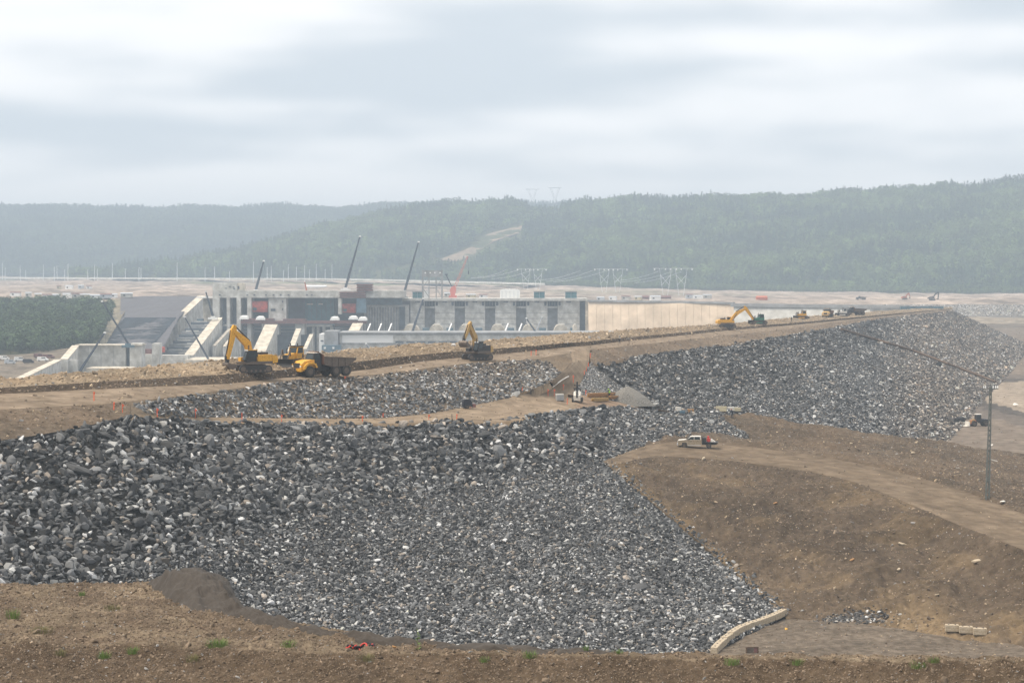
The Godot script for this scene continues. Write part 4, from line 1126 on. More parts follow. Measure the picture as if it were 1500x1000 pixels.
	mb = MB.new(); mb.box(Vector3(0, 8.0, 3), Vector3(15, 0.6, 0.5)); part("cross_beam", mb, M.concrete_dark, q)
	for a in [[3, 8, 7.3, 15], [7.3, 0.5, 3, 8], [-7.3, 8, -2.4, 15], [-7.3, 8, -2.4, 1]]:
		mb = MB.new(); mb.beam(Vector3(a[0], a[1], 3), Vector3(a[2], a[3], 3), 0.4, 0.4); part("brace", mb, M.concrete_dark, q)
	mb = MB.new(); mb.box(Vector3(-4.8, 3.2, 0), Vector3(3.4, 6.2, 3)); part("white_panel", mb, M.white_far, q)
	# red lattice crane
	q = thing("crawler_crane", Vector3(D(663, 437, 1530).x, deck, -1535), 0, "red lattice boom crane standing behind the intake deck", "crane")
	mb = MB.new(); mb.box(Vector3(0, 1, 0), Vector3(6, 2, 5)); part("crawler_base", mb, M.crane_red, q)
	mb = MB.new(); mb.prism(PackedVector2Array([Vector2(-1.6, 2), Vector2(1.6, 2), Vector2(2.6, 7), Vector2(1.6, 9.5), Vector2(-1, 8.6), Vector2(-2.4, 6)]), -1.5, 1.5); part("machinery_house", mb, M.crane_red, q)
	var tip := Vector3(11.5, 32, 0); var root := Vector3(1.5, 8, 0)
	for s in [Vector3(-0.8, 0.5, 0.8), Vector3(0.8, -0.3, 0.8), Vector3(-0.8, 0.5, -0.8), Vector3(0.8, -0.3, -0.8)]:
		mb = MB.new(); mb.beam(root + s, tip + s * 0.5, 0.26, 0.26); part("boom_chord", mb, M.crane_red, q)
	mb = MB.new()
	for k in 14:
		var sgn := 1.0 if k % 2 else -1.0
		mb.beam(root.lerp(tip, k / 14.0) + Vector3(0.7 * sgn, 0, 0.7), root.lerp(tip, (k + 1) / 14.0) + Vector3(-0.6 * sgn, 0, 0.6), 0.3, 0.3)
	part("boom_lacing", mb, M.crane_red, q)
	mb = MB.new(); mb.beam(Vector3(-1, 9, 0), Vector3(-5, 17.5, 0), 0.8, 0.8); mb.box(Vector3(-5, 18, 0), Vector3(2.4, 1, 1)); part("mast", mb, M.crane_dark, q)
	mb = MB.new(); mb.beam(tip, tip + Vector3(0.6, -12, 0), 0.18, 0.18); part("hoist_rope", mb, M.crane_dark, q)
	mb = MB.new(); mb.box(tip + Vector3(0.6, -12.5, 0), Vector3(0.8, 2.6, 0.8)); part("hook_block", mb, M.crane_dark, q)
	# telescopic booms
	var booms := [
		[506, 421, 527, 346, 1470, 1.0, "tallest dark telescopic crane boom beside the rusty formwork"],
		[591, 432, 613, 354, 1495, 1.0, "dark telescopic crane boom left of the lattice tower"],
		[374.5, 424, 386, 382, 1480, 1.0, "dark telescopic crane boom above the spillway deck"],
		[311.5, 463, 301, 427, 1440, 0.9, "dark boom leaning left beside the gate tower"],
		[307, 530, 270, 464, 1210, 0.8, "dark boom lift leaning left over the chute"],
		[187, 503, 149, 441, 1150, 0.8, "dark boom lift leaning left before the grey slope"],
		[112, 550, 153, 487, 1060, 0.8, "dark boom lift leaning right before the basin wall"],
		[603, 489, 620, 437, 1380, 0.9, "dark boom lift leaning against the intake wall"],
		[790, 494, 771, 466, 1380, 0.8, "dark boom lift leaning left of its crossed pair"],
		[781, 495, 794, 464, 1390, 0.5, "thin pale boom lift leaning right of its crossed pair"],
		[543, 514, 536, 503, 1340, 0.9, "short white boom in front of the powerhouse"],
		[450, 432, 446, 412, 1480, 0.7, "small orange crane boom on the spillway deck"],
		[312, 545, 300, 527, 1180, 0.4, "small blue boom beside the basin floor"]]
	for k in booms.size():
		var b: Array = booms[k]
		var A := D(b[0], b[1], b[4]); var B := D(b[2], b[3], b[4] - 6)
		q = thing("boom_crane", A - Vector3(0, 2.5, 0), 0, b[6], "crane", "telescopic booms about the powerhouse")
		A -= q.position; B -= q.position
		var bm: Material = M.crane_dark
		if k == 10 or k == 9: bm = M.galvanised
		if k == 11: bm = M.orange
		var w: float = 1.35 * b[5]
		for j in 3:
			mb = MB.new(); mb.beam(A.lerp(B, [0.0, 0.36, 0.7][j]), A.lerp(B, [0.38, 0.72, 1.0][j]), w * (1.0 - 0.2 * j), w * (1.0 - 0.2 * j)); part("boom_section", mb, bm, q)
		mb = MB.new(); mb.box(B, Vector3(1.5, 1.1, 1.2) * b[5]); part("boom_head", mb, M.white_far, q)
		mb = MB.new(); mb.beam(B + Vector3(0.5, 0, 0), B + Vector3(0.5, -7 * b[5], 0), 0.12, 0.12); part("hoist_rope", mb, M.crane_dark, q)
		mb = MB.new(); mb.box(Vector3(0, 0.9, 0), Vector3(7, 1.4, 2.8)); mb.box(Vector3(0, 2.0, 0), Vector3(3, 1.0, 2.4)); part("carrier", mb, M.white_far if k < 4 else M.blue_steel, q)
	# small site sheds, trailers and trucks on the far terrace
	var sheds := [[22, 434, 1700], [41, 435.5, 1690], [55, 437, 1690], [68, 436.5, 1690], [82, 437, 1690], [98, 437, 1690], [112, 436.5, 1690], [124, 437, 1690], [139, 437, 1690], [155, 436.5, 1690], [167, 436, 1690], [185, 435.5, 1690], [86, 423.5, 2100], [101, 423.5, 2100], [118, 423, 2100], [130, 423, 2100], [655, 435, 1640], [690, 436, 1640], [708, 436, 1640], [880, 440, 1640], [898, 440, 1640], [917, 439.5, 1640], [935, 439.5, 1640], [960, 440, 1640], [1010, 437, 1760], [1022, 437.5, 1760], [1036, 437, 1760]]
	for k in sheds.size():
		var a: Array = sheds[k]
		var g := ground(a[0], a[1])
		q = thing("site_cabin", g, rng.randf_range(-25, 25), "", "site cabin", "small site cabins on the far terrace")
		q.set_meta("label", "%s small site cabin from the left, %s" % ([nth(k), "in the row above the wooded bank"] if k < 12 else ([nth(k - 12), "far back on the left terrace"] if k < 16 else ([nth(k - 16), "behind the intake deck"] if k < 24 else [nth(k - 24), "on the terrace beyond the buff wall"]))))
		var w := rng.randf_range(5, 10); var hgt := rng.randf_range(2.6, 4.0)
		mb = MB.new(); mb.box(Vector3(0, hgt / 2, 0), Vector3(w, hgt, 3.5)); part("wall", mb, [M.white_far, M.concrete, M.tan_canvas, M.white_far, M.galvanised][k % 5], q)
		mb = MB.new(); mb.prism(PackedVector2Array([Vector2(-2.1, hgt), Vector2(2.1, hgt), Vector2(0, hgt + 0.8)]), -w / 2 - 0.2, w / 2 + 0.2, Basis(Vector3.UP, PI / 2)); part("roof", mb, M.galvanised if k % 3 else M.rust_form, q)
		mb = MB.new(); mb.box(Vector3(-w * 0.2, hgt * 0.55, 1.78), Vector3(1.6, 1.2, 0.1)); part("window", mb, M.glass, q)
	# long pale sheds by the far road and orange stockpile
	for a in [[463, 421.5, 2300, 33, 2.0], [735, 416, 2700, 0, 0], [1116, 439, 1800, 17, 2.4], [962, 438, 1700, 50, 2.2]]:
		if a[3] == 0: continue
		var g := ground(a[0], a[1])
		q = thing("long_shed", g, 0, {463: "long white roofed shed above the spillway deck", 1116: "low orange stockpile cover on the terrace", 962: "long low pinkish shed on the terrace behind the buff wall"}[int(a[0])], "shed")
		var w: float = a[3] * a[2] / F / 1.0
		mb = MB.new(); mb.box(Vector3(0, a[4] / 2, 0), Vector3(w, a[4], 8)); part("wall", mb, M.white_far if a[0] < 900 else M.orange if a[0] > 1100 else M.rust_form, q)
		mb = MB.new(); mb.prism(PackedVector2Array([Vector2(-4.4, a[4]), Vector2(4.4, a[4]), Vector2(0, a[4] + 1.4)]), -w / 2, w / 2, Basis(Vector3.UP, PI / 2)); part("roof", mb, M.white_far if a[0] < 900 else M.orange if a[0] > 1100 else M.rust_form, q)
	# thin pale poles along the far road
	var poles := [3, 7, 29, 37, 63, 79, 83, 94, 99, 128, 138, 142, 164, 183, 203, 206, 259, 300, 314, 336, 371, 391, 397, 415, 422, 434, 446, 453, 463, 476, 486]
	for k in poles.size():
		var u: float = poles[k]
		var g := ground(u, 409.5 + (u / 500.0) * 2.0 + (k % 3))
		var tall: float = absf(D(u, [384.0, 391, 388, 393][k % 4] + (k % 5), -g.z).y - g.y)
		q = thing("light_pole", g, 0, "%s thin pale pole from the left along the far road" % nth(k), "pole", "thin poles along the far road")
		mb = MB.new(); mb.tube(Vector3.ZERO, Vector3(0, tall, 0), 0.5, 0.3, 6); part("mast", mb, M.pole_white, q)
		mb = MB.new(); mb.box(Vector3(0.5, tall, 0), Vector3(1.6, 0.5, 0.6)); part("lamp_head", mb, M.pole_white, q)
	# transmission lines on the terrace
	for a in [[770, 424, 394, 1], [788, 424, 394, 1], [885, 428, 394, 1], [905, 428, 394, 1], [975, 433, 393, 1], [998, 433, 393, 1]]:
		var g := ground(a[0], a[1])
		var hgt := D(a[0], a[2], -g.z).y - g.y
		q = thing("transmission_gantry", g, 0, {770: "pale line gantry behind the white tent, the nearer to it", 788: "pale line gantry behind the white tent, right of its twin", 885: "pale line gantry behind the end of the intake, left of two", 905: "pale line gantry behind the end of the intake, right of two", 975: "tall pale line gantry above the buff wall, left of two", 998: "tall pale line gantry above the buff wall, right of two"}[int(a[0])], "pylon", "line gantries on the terrace")
		for sx in [-1, 1]:
			mb = MB.new(); mb.beam(Vector3(sx * hgt * 0.08, 0, 0), Vector3(sx * hgt * 0.22, hgt, 0), 0.42, 0.42, 0.3, 0.3); part("leg", mb, M.pole_white, q)
		mb = MB.new(); mb.beam(Vector3(-hgt * 0.45, hgt, 0), Vector3(hgt * 0.45, hgt, 0), 0.3, 0.3); part("cross_arm", mb, M.pole_white, q)
		mb = MB.new(); mb.beam(Vector3(-hgt * 0.13, hgt * 0.4, 0), Vector3(hgt * 0.18, hgt * 0.75, 0), 0.35, 0.35); mb.beam(Vector3(hgt * 0.13, hgt * 0.4, 0), Vector3(-hgt * 0.18, hgt * 0.75, 0), 0.35, 0.35); part("brace", mb, M.pole_white, q)
		for sx in [-1, 0, 1]:
			mb = MB.new(); mb.box(Vector3(sx * hgt * 0.4, hgt - 1.0, 0), Vector3(1.2, 1.6, 1.0)); part("insulator", mb, M.lamp_white, q)
	var spans := [[700, 405, 741, 395], [690, 407, 760, 395], [720, 408, 780, 395], [790, 410, 850, 396], [800, 412, 868, 396], [810, 413, 889, 396], [900, 411, 965, 397], [910, 413, 986, 397], [1000, 397, 930, 414]]
	var sn := 0
	for s in spans:
		sn += 1
		mb = MB.new()
		var A := D(s[0], s[1], 2500); var B := D(s[2], s[3], 2400)
		for k in 8:
			var f := k / 8.0; var f2 := (k + 1) / 8.0
			mb.tube(A.lerp(B, f) - Vector3(0, 4.0 * f * (1 - f) * 2.5, 0), A.lerp(B, f2) - Vector3(0, 4.0 * f2 * (1 - f2) * 2.5, 0), 0.16, 0.16, 4)
		var o := part("power_line", mb, M.wire, self)
		tag(o, "%s thin pale power line counted from the red crane rightward" % nth(sn - 1), "power line", "power lines above the terrace")
	# two pylons on the hill
	for a in [[780, 298, "lattice pylon on the hilltop, the lower of the pair"], [813, 298, "lattice pylon on the hilltop, the taller of the pair"]]:
		var g := D(a[0], 301, 4160)
		var H: float = (a[1] - 277.0) * 4160.0 / F if a[0] == 780 else (a[1] - 275.0) * 4160.0 / F
		q = thing("pylon", g, 0, a[2], "pylon", "pylons on the hilltop")
		for sx in [-1, 1]:
			mb = MB.new(); mb.beam(Vector3(sx * 4, -4, 0), Vector3(sx * 2.2, H * 0.45, 0), 0.55, 0.55); part("leg", mb, M.galvanised, q)
			mb = MB.new(); mb.beam(Vector3(sx * 2.2, H * 0.45, 0), Vector3(sx * 10, H + 4, 0), 0.6, 0.6); mb.beam(Vector3(sx * 0.4, H * 0.45, 0), Vector3(sx * 7, H + 4, 0), 0.4, 0.4); part("fork", mb, M.galvanised, q)
		for k in 3:
			mb = MB.new(); mb.beam(Vector3(-3.6 + k * 0.5, H * 0.12 * (k + 0.2), 0), Vector3(3.2 - k * 0.4, H * 0.12 * (k + 1.3), 0), 0.35, 0.35); part("brace", mb, M.galvanised, q)
		mb = MB.new(); mb.beam(Vector3(-14, H + 4, 0), Vector3(14, H + 4, 0), 0.7, 0.9); part("cross_arm", mb, M.galvanised, q)
	# parked vehicles in the far left yard
	var vn := 0
	for a in [[5, 527, 0], [14, 533, 1], [28, 529, 0], [41, 532, 2], [62, 529, 0], [57, 524, 3], [71, 525, 3]]:
		var g := ground(a[0], a[1])
		q = thing("parked_van", g, rng.randf_range(-20, 20), "", "van", "vehicles parked in the far left yard")
		q.set_meta("label", ["white van at the left edge of the far yard", "silver van below the white vans in the far yard", "white van beside the dark van in the far yard", "dark van parked in the far left yard", "white van nearest the basin wall in the far yard", "maroon van at the back of the far yard, left of two", "maroon van at the back of the far yard, right of two"][vn]); vn += 1
		mb = MB.new(); mb.prism(PackedVector2Array([Vector2(-3, 0.4), Vector2(3, 0.4), Vector2(3, 1.2), Vector2(2.2, 1.4), Vector2(1.5, 2.3), Vector2(-2.9, 2.4), Vector2(-3, 1.2)]), -1, 1); part("body", mb, [M.white_far, M.galvanised, M.dark_steel, M.rust_form][a[2]], q)
		for x in [-1.9, 1.9]:
			for z in [-0.95, 0.95]:
				mb = MB.new(); mb.wheel(Vector3(x, 0.42, z), 0.42, 0.3, 10); part("wheel", mb, M.rubber, q)
		mb = MB.new(); mb.box(Vector3(0.6, 1.85, 0), Vector3(2.2, 0.5, 2.04)); part("window", mb, M.glass, q)

# ---------------------------------------------------------------- machines
func track_unit(t: Node3D, z: float, l: float, h: float, w: float, b: Basis):
	var mb := MB.new()
	var pf := PackedVector2Array()
	for k in 9:
		var a := -PI / 2 + PI * k / 8.0
		pf.append(Vector2(l / 2 - h / 2 + cos(a) * h / 2, h / 2 + sin(a) * h / 2))
	for k in 9:
		var a := PI / 2 + PI * k / 8.0
		pf.append(Vector2(-l / 2 + h / 2 + cos(a) * h / 2, h / 2 + sin(a) * h / 2))
	mb.prism(pf, z - w / 2, z + w / 2, b)
	var o := part("track", mb, M.dark_steel, t)
	mb = MB.new()
	for k in 22:                          # grouser bars
		var x := lerpf(-l / 2 + h / 2, l / 2 - h / 2, k / 21.0)
		for y in [0.02, h - 0.02]: mb.box(b * Vector3(x, y, z), Vector3(0.08, 0.07, w * 1.02), b)
	part("track_shoes", mb, M.worn_steel, o)
	mb = MB.new()
	for s in [-1, 1]: mb.prism(circle(h * 0.36, Vector2(s * (l / 2 - h / 2), h / 2), 12), z - w / 2 - 0.03, z + w / 2 + 0.03, b)
	for k in 5: mb.prism(circle(h * 0.16, Vector2(lerpf(-l * 0.28, l * 0.28, k / 4.0), h * 0.26), 8), z - w / 2 - 0.03, z + w / 2 + 0.03, b)
	part("track_wheels", mb, M.worn_steel, o)

func circle(r: float, c: Vector2, n: int) -> PackedVector2Array:
	var p := PackedVector2Array()
	for k in n: p.append(c + Vector2(cos(TAU * k / n), sin(TAU * k / n)) * r)
	return p

func limb(pts: Array, w: Array) -> PackedVector2Array:       # outline of a bent arm through points with widths
	var a := PackedVector2Array(); var b := PackedVector2Array()
	for k in pts.size():
		var d: Vector2 = (pts[mini(k + 1, pts.size() - 1)] - pts[maxi(k - 1, 0)]).normalized()
		var n: Vector2 = Vector2(-d.y, d.x) * float(w[k]) / 2
		a.append(pts[k] + n); b.append(pts[k] - n)
	b.reverse(); a.append_array(b)
	return a

# boom = three points in side view, stick end, bucket turn in degrees; forward is +x and the cab is on the -z side
func excavator(called: String, at: Vector3, yaw: float, under: float, boom: Array, stick: Vector2, turn: float, paint: Material, arm: Material, deck: Material, size: float, label: String) -> Node3D:
	var t := thing(called, at, yaw, label, "excavator", "excavators on the dam")
	t.scale = Vector3.ONE * size
	var ub := Basis(Vector3.UP, deg_to_rad(under - yaw))
	track_unit(t, -1.45, 5.2, 1.15, 0.75, ub); track_unit(t, 1.45, 5.2, 1.15, 0.75, ub)
	var mb := MB.new(); mb.box(Vector3(0, 0.75, 0), Vector3(2.6, 0.5, 2.3), ub); mb.tube(Vector3(0, 0.9, 0), Vector3(0, 1.3, 0), 0.9, 0.9, 16); part("undercarriage", mb, M.dark_steel, t)
	mb = MB.new(); mb.prism(PackedVector2Array([Vector2(-2.9, 1.3), Vector2(2.2, 1.3), Vector2(2.3, 1.6), Vector2(1.0, 1.75), Vector2(-2.9, 1.75)]), -1.5, 1.5); part("turntable_deck", mb, M.worn_steel, t)
	mb = MB.new(); mb.prism(PackedVector2Array([Vector2(-2.6, 1.75), Vector2(0.3, 1.75), Vector2(0.3, 2.5), Vector2(-0.1, 2.75), Vector2(-2.6, 2.8)]), -1.48, 1.48)
	mb.box(Vector3(1.1, 2.05, 1.05), Vector3(1.6, 0.6, 0.8)); part("engine_cover", mb, deck, t)
	mb = MB.new(); mb.prism(PackedVector2Array([Vector2(-3.55, 1.5), Vector2(-2.62, 1.4), Vector2(-2.62, 2.7), Vector2(-3.3, 2.6), Vector2(-3.6, 2.2)]), -1.52, 1.52); part("counterweight", mb, paint, t)
	mb = MB.new(); mb.prism(PackedVector2Array([Vector2(0.1, 1.7), Vector2(2.0, 1.7), Vector2(2.15, 2.5), Vector2(1.75, 3.4), Vector2(0.2, 3.5), Vector2(0.0, 2.4)]), -1.48, -0.45)
	var cab := part("cab", mb, M.dark_steel, t)
	mb = MB.new(); mb.prism(PackedVector2Array([Vector2(0.3, 2.35), Vector2(1.85, 2.4), Vector2(1.6, 3.28), Vector2(0.35, 3.32)]), -1.5, -0.43); mb.box(Vector3(2.0, 2.6, -0.96), Vector3(0.28, 1.3, 0.85), Basis(Vector3.BACK, 0.33)); part("window", mb, M.glass, cab)
	mb = MB.new(); mb.box(Vector3(0.95, 3.55, -0.96), Vector3(1.7, 0.1, 1.1)); part("roof", mb, deck, cab)
	for s in [-1.25, -0.7]:
		mb = MB.new(); mb.box(Vector3(1.85, 3.52, s), Vector3(0.18, 0.22, 0.26)); part("work_lamp", mb, M.lamp_white, cab)
	mb = MB.new(); mb.box(Vector3(-1.6, 2.95, 0.2), Vector3(1.4, 0.35, 1.7)); part("engine_hood", mb, M.dark_steel, t)
	mb = MB.new(); mb.tube(Vector3(-1.1, 2.8, 0.9), Vector3(-1.1, 3.6, 0.9), 0.11, 0.1, 8); part("exhaust_pipe", mb, M.dark_steel, t)
	mb = MB.new()
	for z in [-1.45, 1.45]:
		for x in [-2.4, -0.6]: mb.tube(Vector3(x, 2.75, z), Vector3(x, 3.3, z), 0.03, 0.03, 5)
		mb.tube(Vector3(-2.4, 3.3, z), Vector3(-0.6, 3.3, z), 0.03, 0.03, 5)
	part("handrail", mb, M.worn_steel, t)
	# arm
	mb = MB.new()
	var mid: Vector2 = boom[1]
	mb.prism(limb([boom[0], boom[0].lerp(mid, 0.6), mid, mid.lerp(boom[2], 0.5), boom[2]], [0.6, 1.0, 1.15, 0.9, 0.5]), -0.32, 0.32); part("boom", mb, arm, t)
	var tip: Vector2 = boom[2]
	var sd := (stick - tip).normalized()
	mb = MB.new(); mb.prism(limb([tip - sd * 0.9, tip, tip.lerp(stick, 0.45), stick], [0.45, 1.0, 0.75, 0.4]), -0.24, 0.24); part("stick", mb, arm, t)
	mb = MB.new()
	for z in [-0.42, 0.42]: mb.tube(v3(boom[0] + Vector2(0.75, 0.0), z), v3(boom[0].lerp(mid, 0.92), z), 0.13, 0.09, 8)
	part("boom_cylinder", mb, M.worn_steel, t)
	var nrm: Vector2 = Vector2(-(tip - mid).y, (tip - mid).x).normalized()
	mb = MB.new(); mb.tube(v3(mid + nrm * 0.62, 0), v3(tip - sd * 0.85, 0), 0.14, 0.1, 8); part("stick_cylinder", mb, M.dark_steel, t)
	var sn := Vector2(-sd.y, sd.x)
	if sn.x < 0: sn = -sn
	mb = MB.new(); mb.tube(v3(tip + sn * 0.45, 0), v3(stick - sd * 0.6 + sn * 0.45, 0), 0.12, 0.09, 8); mb.beam(v3(stick - sd * 0.6 + sn * 0.45, 0), v3(stick + sn * 0.35, 0), 0.35, 0.2); part("bucket_cylinder", mb, M.dark_steel, t)
	# bucket: a curved scoop with side plates and teeth
	var bk := Node3D.new(); bk.name = "bucket"; t.add_child(bk); bk.position = v3(stick, 0); bk.rotation_degrees.z = turn
	var sc := PackedVector2Array(); var inn := PackedVector2Array()
	for k in 9:
		var a := lerpf(0.35, -PI * 0.98, k / 8.0)
		sc.append(Vector2(-0.55 + cos(a) * 0.85, -0.62 + sin(a) * 0.72)); inn.append(Vector2(-0.55 + cos(a) * 0.78, -0.62 + sin(a) * 0.65))
	var plate := sc.duplicate()
	inn.reverse(); sc.append_array(inn)
	mb = MB.new(); mb.prism(sc, -0.85, 0.85); part("shell", mb, M.worn_steel, bk)
	mb = MB.new()
	for z in [-0.88, 0.82]: mb.prism(plate, z, z + 0.06)
	part("side_plate", mb, M.worn_steel, bk)
	mb = MB.new()
	for k in 5: mb.beam(Vector3(-1.4, -0.62, -0.7 + k * 0.35), Vector3(-1.5, -0.3, -0.7 + k * 0.35), 0.1, 0.14, 0.04, 0.04)
	part("teeth", mb, M.dark_steel, bk)
	mb = MB.new(); mb.box(Vector3(0, -0.15, 0), Vector3(0.5, 0.6, 0.5)); part("hinge", mb, M.dark_steel, bk)
	return t

func v3(p: Vector2, z: float) -> Vector3: return Vector3(p.x, p.y, z)

func tyre(t: Node3D, c: Vector3, r: float, w: float, hub: Material):
	var mb := MB.new(); mb.wheel(c, r, w, 20)
	for k in 20:
		var a := TAU * k / 20
		mb.box(c + Vector3(cos(a), sin(a), 0) * r * 0.99, Vector3(r * 0.06, r * 0.14, w * 0.9), Basis(Vector3.BACK, a))
	var o := part("wheel", mb, M.rubber, t)
	mb = MB.new(); mb.tube(c - Vector3(0, 0, w * 0.42), c + Vector3(0, 0, w * 0.42), r * 0.56, r * 0.56, 16); mb.tube(c - Vector3(0, 0, w * 0.5), c + Vector3(0, 0, w * 0.5), r * 0.2, r * 0.2, 10); part("rim", mb, hub, o)

func dump_truck(at: Vector3, yaw: float, cab_m: Material, body_m: Material, label: String) -> Node3D:
	var t := thing("dump_truck", at, yaw, label, "dump truck", "dump trucks on the dam")
	var mb := MB.new()
	mb.prism(PackedVector2Array([Vector2(2.6, 1.1), Vector2(5.0, 1.05), Vector2(5.15, 1.4), Vector2(5.1, 2.1), Vector2(4.6, 2.5), Vector2(3.1, 2.75), Vector2(2.6, 2.75)]), -1.25, 1.25); part("hood", mb, cab_m, t)
	mb = MB.new(); mb.box(Vector3(5.1, 1.85, 0), Vector3(0.14, 0.8, 1.5)); var gr := part("grille", mb, M.dark_steel, t)
	mb = MB.new()
	for k in 5: mb.box(Vector3(5.19, 1.52 + k * 0.16, 0), Vector3(0.04, 0.04, 1.44))
	part("grille_bars", mb, M.worn_steel, gr)
	mb = MB.new(); mb.box(Vector3(5.2, 1.15, 0), Vector3(0.4, 0.42, 2.7)); part("bumper", mb, cab_m, t)
	for s in [-1, 1]:
		mb = MB.new(); mb.box(Vector3(5.16, 1.75, s * 1.02), Vector3(0.1, 0.24, 0.28)); part("headlight", mb, M.lamp_white, t)
		mb = MB.new(); mb.prism(PackedVector2Array([Vector2(2.2, 1.5), Vector2(2.5, 2.15), Vector2(3.2, 2.35), Vector2(4.1, 2.3), Vector2(4.8, 1.8), Vector2(4.9, 1.3), Vector2(4.55, 1.3), Vector2(4.3, 1.85), Vector2(3.8, 2.1), Vector2(3.1, 2.1), Vector2(2.7, 1.9), Vector2(2.5, 1.5)]), s * 1.05 if s > 0 else -1.65, 1.65 if s > 0 else -1.05); part("fender", mb, cab_m, t)
		mb = MB.new(); mb.box(Vector3(2.9, 3.3, s * 1.45), Vector3(0.12, 0.6, 0.25)); mb.tube(Vector3(2.6, 3.1, s * 1.0), Vector3(2.9, 3.3, s * 1.45), 0.04, 0.04, 5); part("mirror", mb, M.dark_steel, t)
	mb = MB.new(); mb.prism(PackedVector2Array([Vector2(1.2, 1.5), Vector2(2.7, 1.5), Vector2(2.75, 2.7), Vector2(2.35, 3.72), Vector2(1.3, 3.75), Vector2(1.15, 2.6)]), -1.1, 1.1); var cab := part("cab", mb, M.dark_steel, t)
	mb = MB.new(); mb.prism(PackedVector2Array([Vector2(1.4, 2.7), Vector2(2.55, 2.75), Vector2(2.25, 3.55), Vector2(1.45, 3.58)]), -1.12, 1.12); mb.box(Vector3(2.57, 3.2, 0), Vector3(0.06, 0.95, 1.9), Basis(Vector3.BACK, 0.37)); part("window", mb, M.glass, cab)
	mb = MB.new(); mb.box(Vector3(1.8, 3.82, 0), Vector3(1.5, 0.14, 2.3)); part("roof", mb, M.white_paint, cab)
	mb = MB.new(); mb.tube(Vector3(1.6, 3.85, 0.5), Vector3(1.6, 4.05, 0.5), 0.09, 0.09, 8); part("beacon", mb, M.amber, cab)
	mb = MB.new(); mb.box(Vector3(-1.4, 1.25, 0), Vector3(6.4, 0.5, 1.3)); mb.box(Vector3(1.2, 1.4, 0), Vector3(1.2, 0.9, 1.2)); part("chassis", mb, M.dark_steel, t)
	# tipping body, open on top
	var side := PackedVector2Array([Vector2(0.9, 1.9), Vector2(-0.6, 1.55), Vector2(-3.6, 1.6), Vector2(-5.4, 2.55), Vector2(-5.45, 2.75), Vector2(-3.4, 2.95), Vector2(0.8, 3.15), Vector2(1.0, 2.6)])
	var bd := Node3D.new(); bd.name = "tipping_body"; t.add_child(bd)
	for s in [-1, 1]:
		mb = MB.new(); mb.prism(side, s * 1.6 - 0.06, s * 1.6 + 0.06); part("side_wall", mb, body_m, bd)
		mb = MB.new()
		for x in [-3.2, -1.9, -0.6]: mb.box(Vector3(x, 2.3, s * 1.7), Vector3(0.16, 1.3, 0.12))
		mb.box(Vector3(-2.2, 2.95, s * 1.68), Vector3(6.2, 0.14, 0.16), Basis(Vector3.BACK, 0.05)); part("side_rib", mb, body_m, bd)
	mb = MB.new(); mb.prism(PackedVector2Array([Vector2(0.9, 1.9), Vector2(-0.6, 1.55), Vector2(-3.6, 1.6), Vector2(-5.4, 2.55), Vector2(-5.4, 2.63), Vector2(-3.6, 1.7), Vector2(-0.6, 1.65), Vector2(0.9, 2.0)]), -1.54, 1.54); part("body_floor", mb, body_m, bd)
	mb = MB.new(); mb.prism(PackedVector2Array([Vector2(0.9, 1.95), Vector2(1.0, 2.0), Vector2(1.05, 3.5), Vector2(0.95, 3.5)]), -1.6, 1.6); mb.prism(PackedVector2Array([Vector2(0.95, 3.4), Vector2(1.9, 3.95), Vector2(1.9, 4.05), Vector2(0.95, 3.52)]), -1.3, 1.3); part("headboard", mb, M.rust_body, bd)
	for s in [-1, 1]:
		for x in [3.6, -1.5, -3.5]: tyre(t, Vector3(x, 0.9, s * 1.28), 0.9, 0.72, M.worn_steel)
	return t

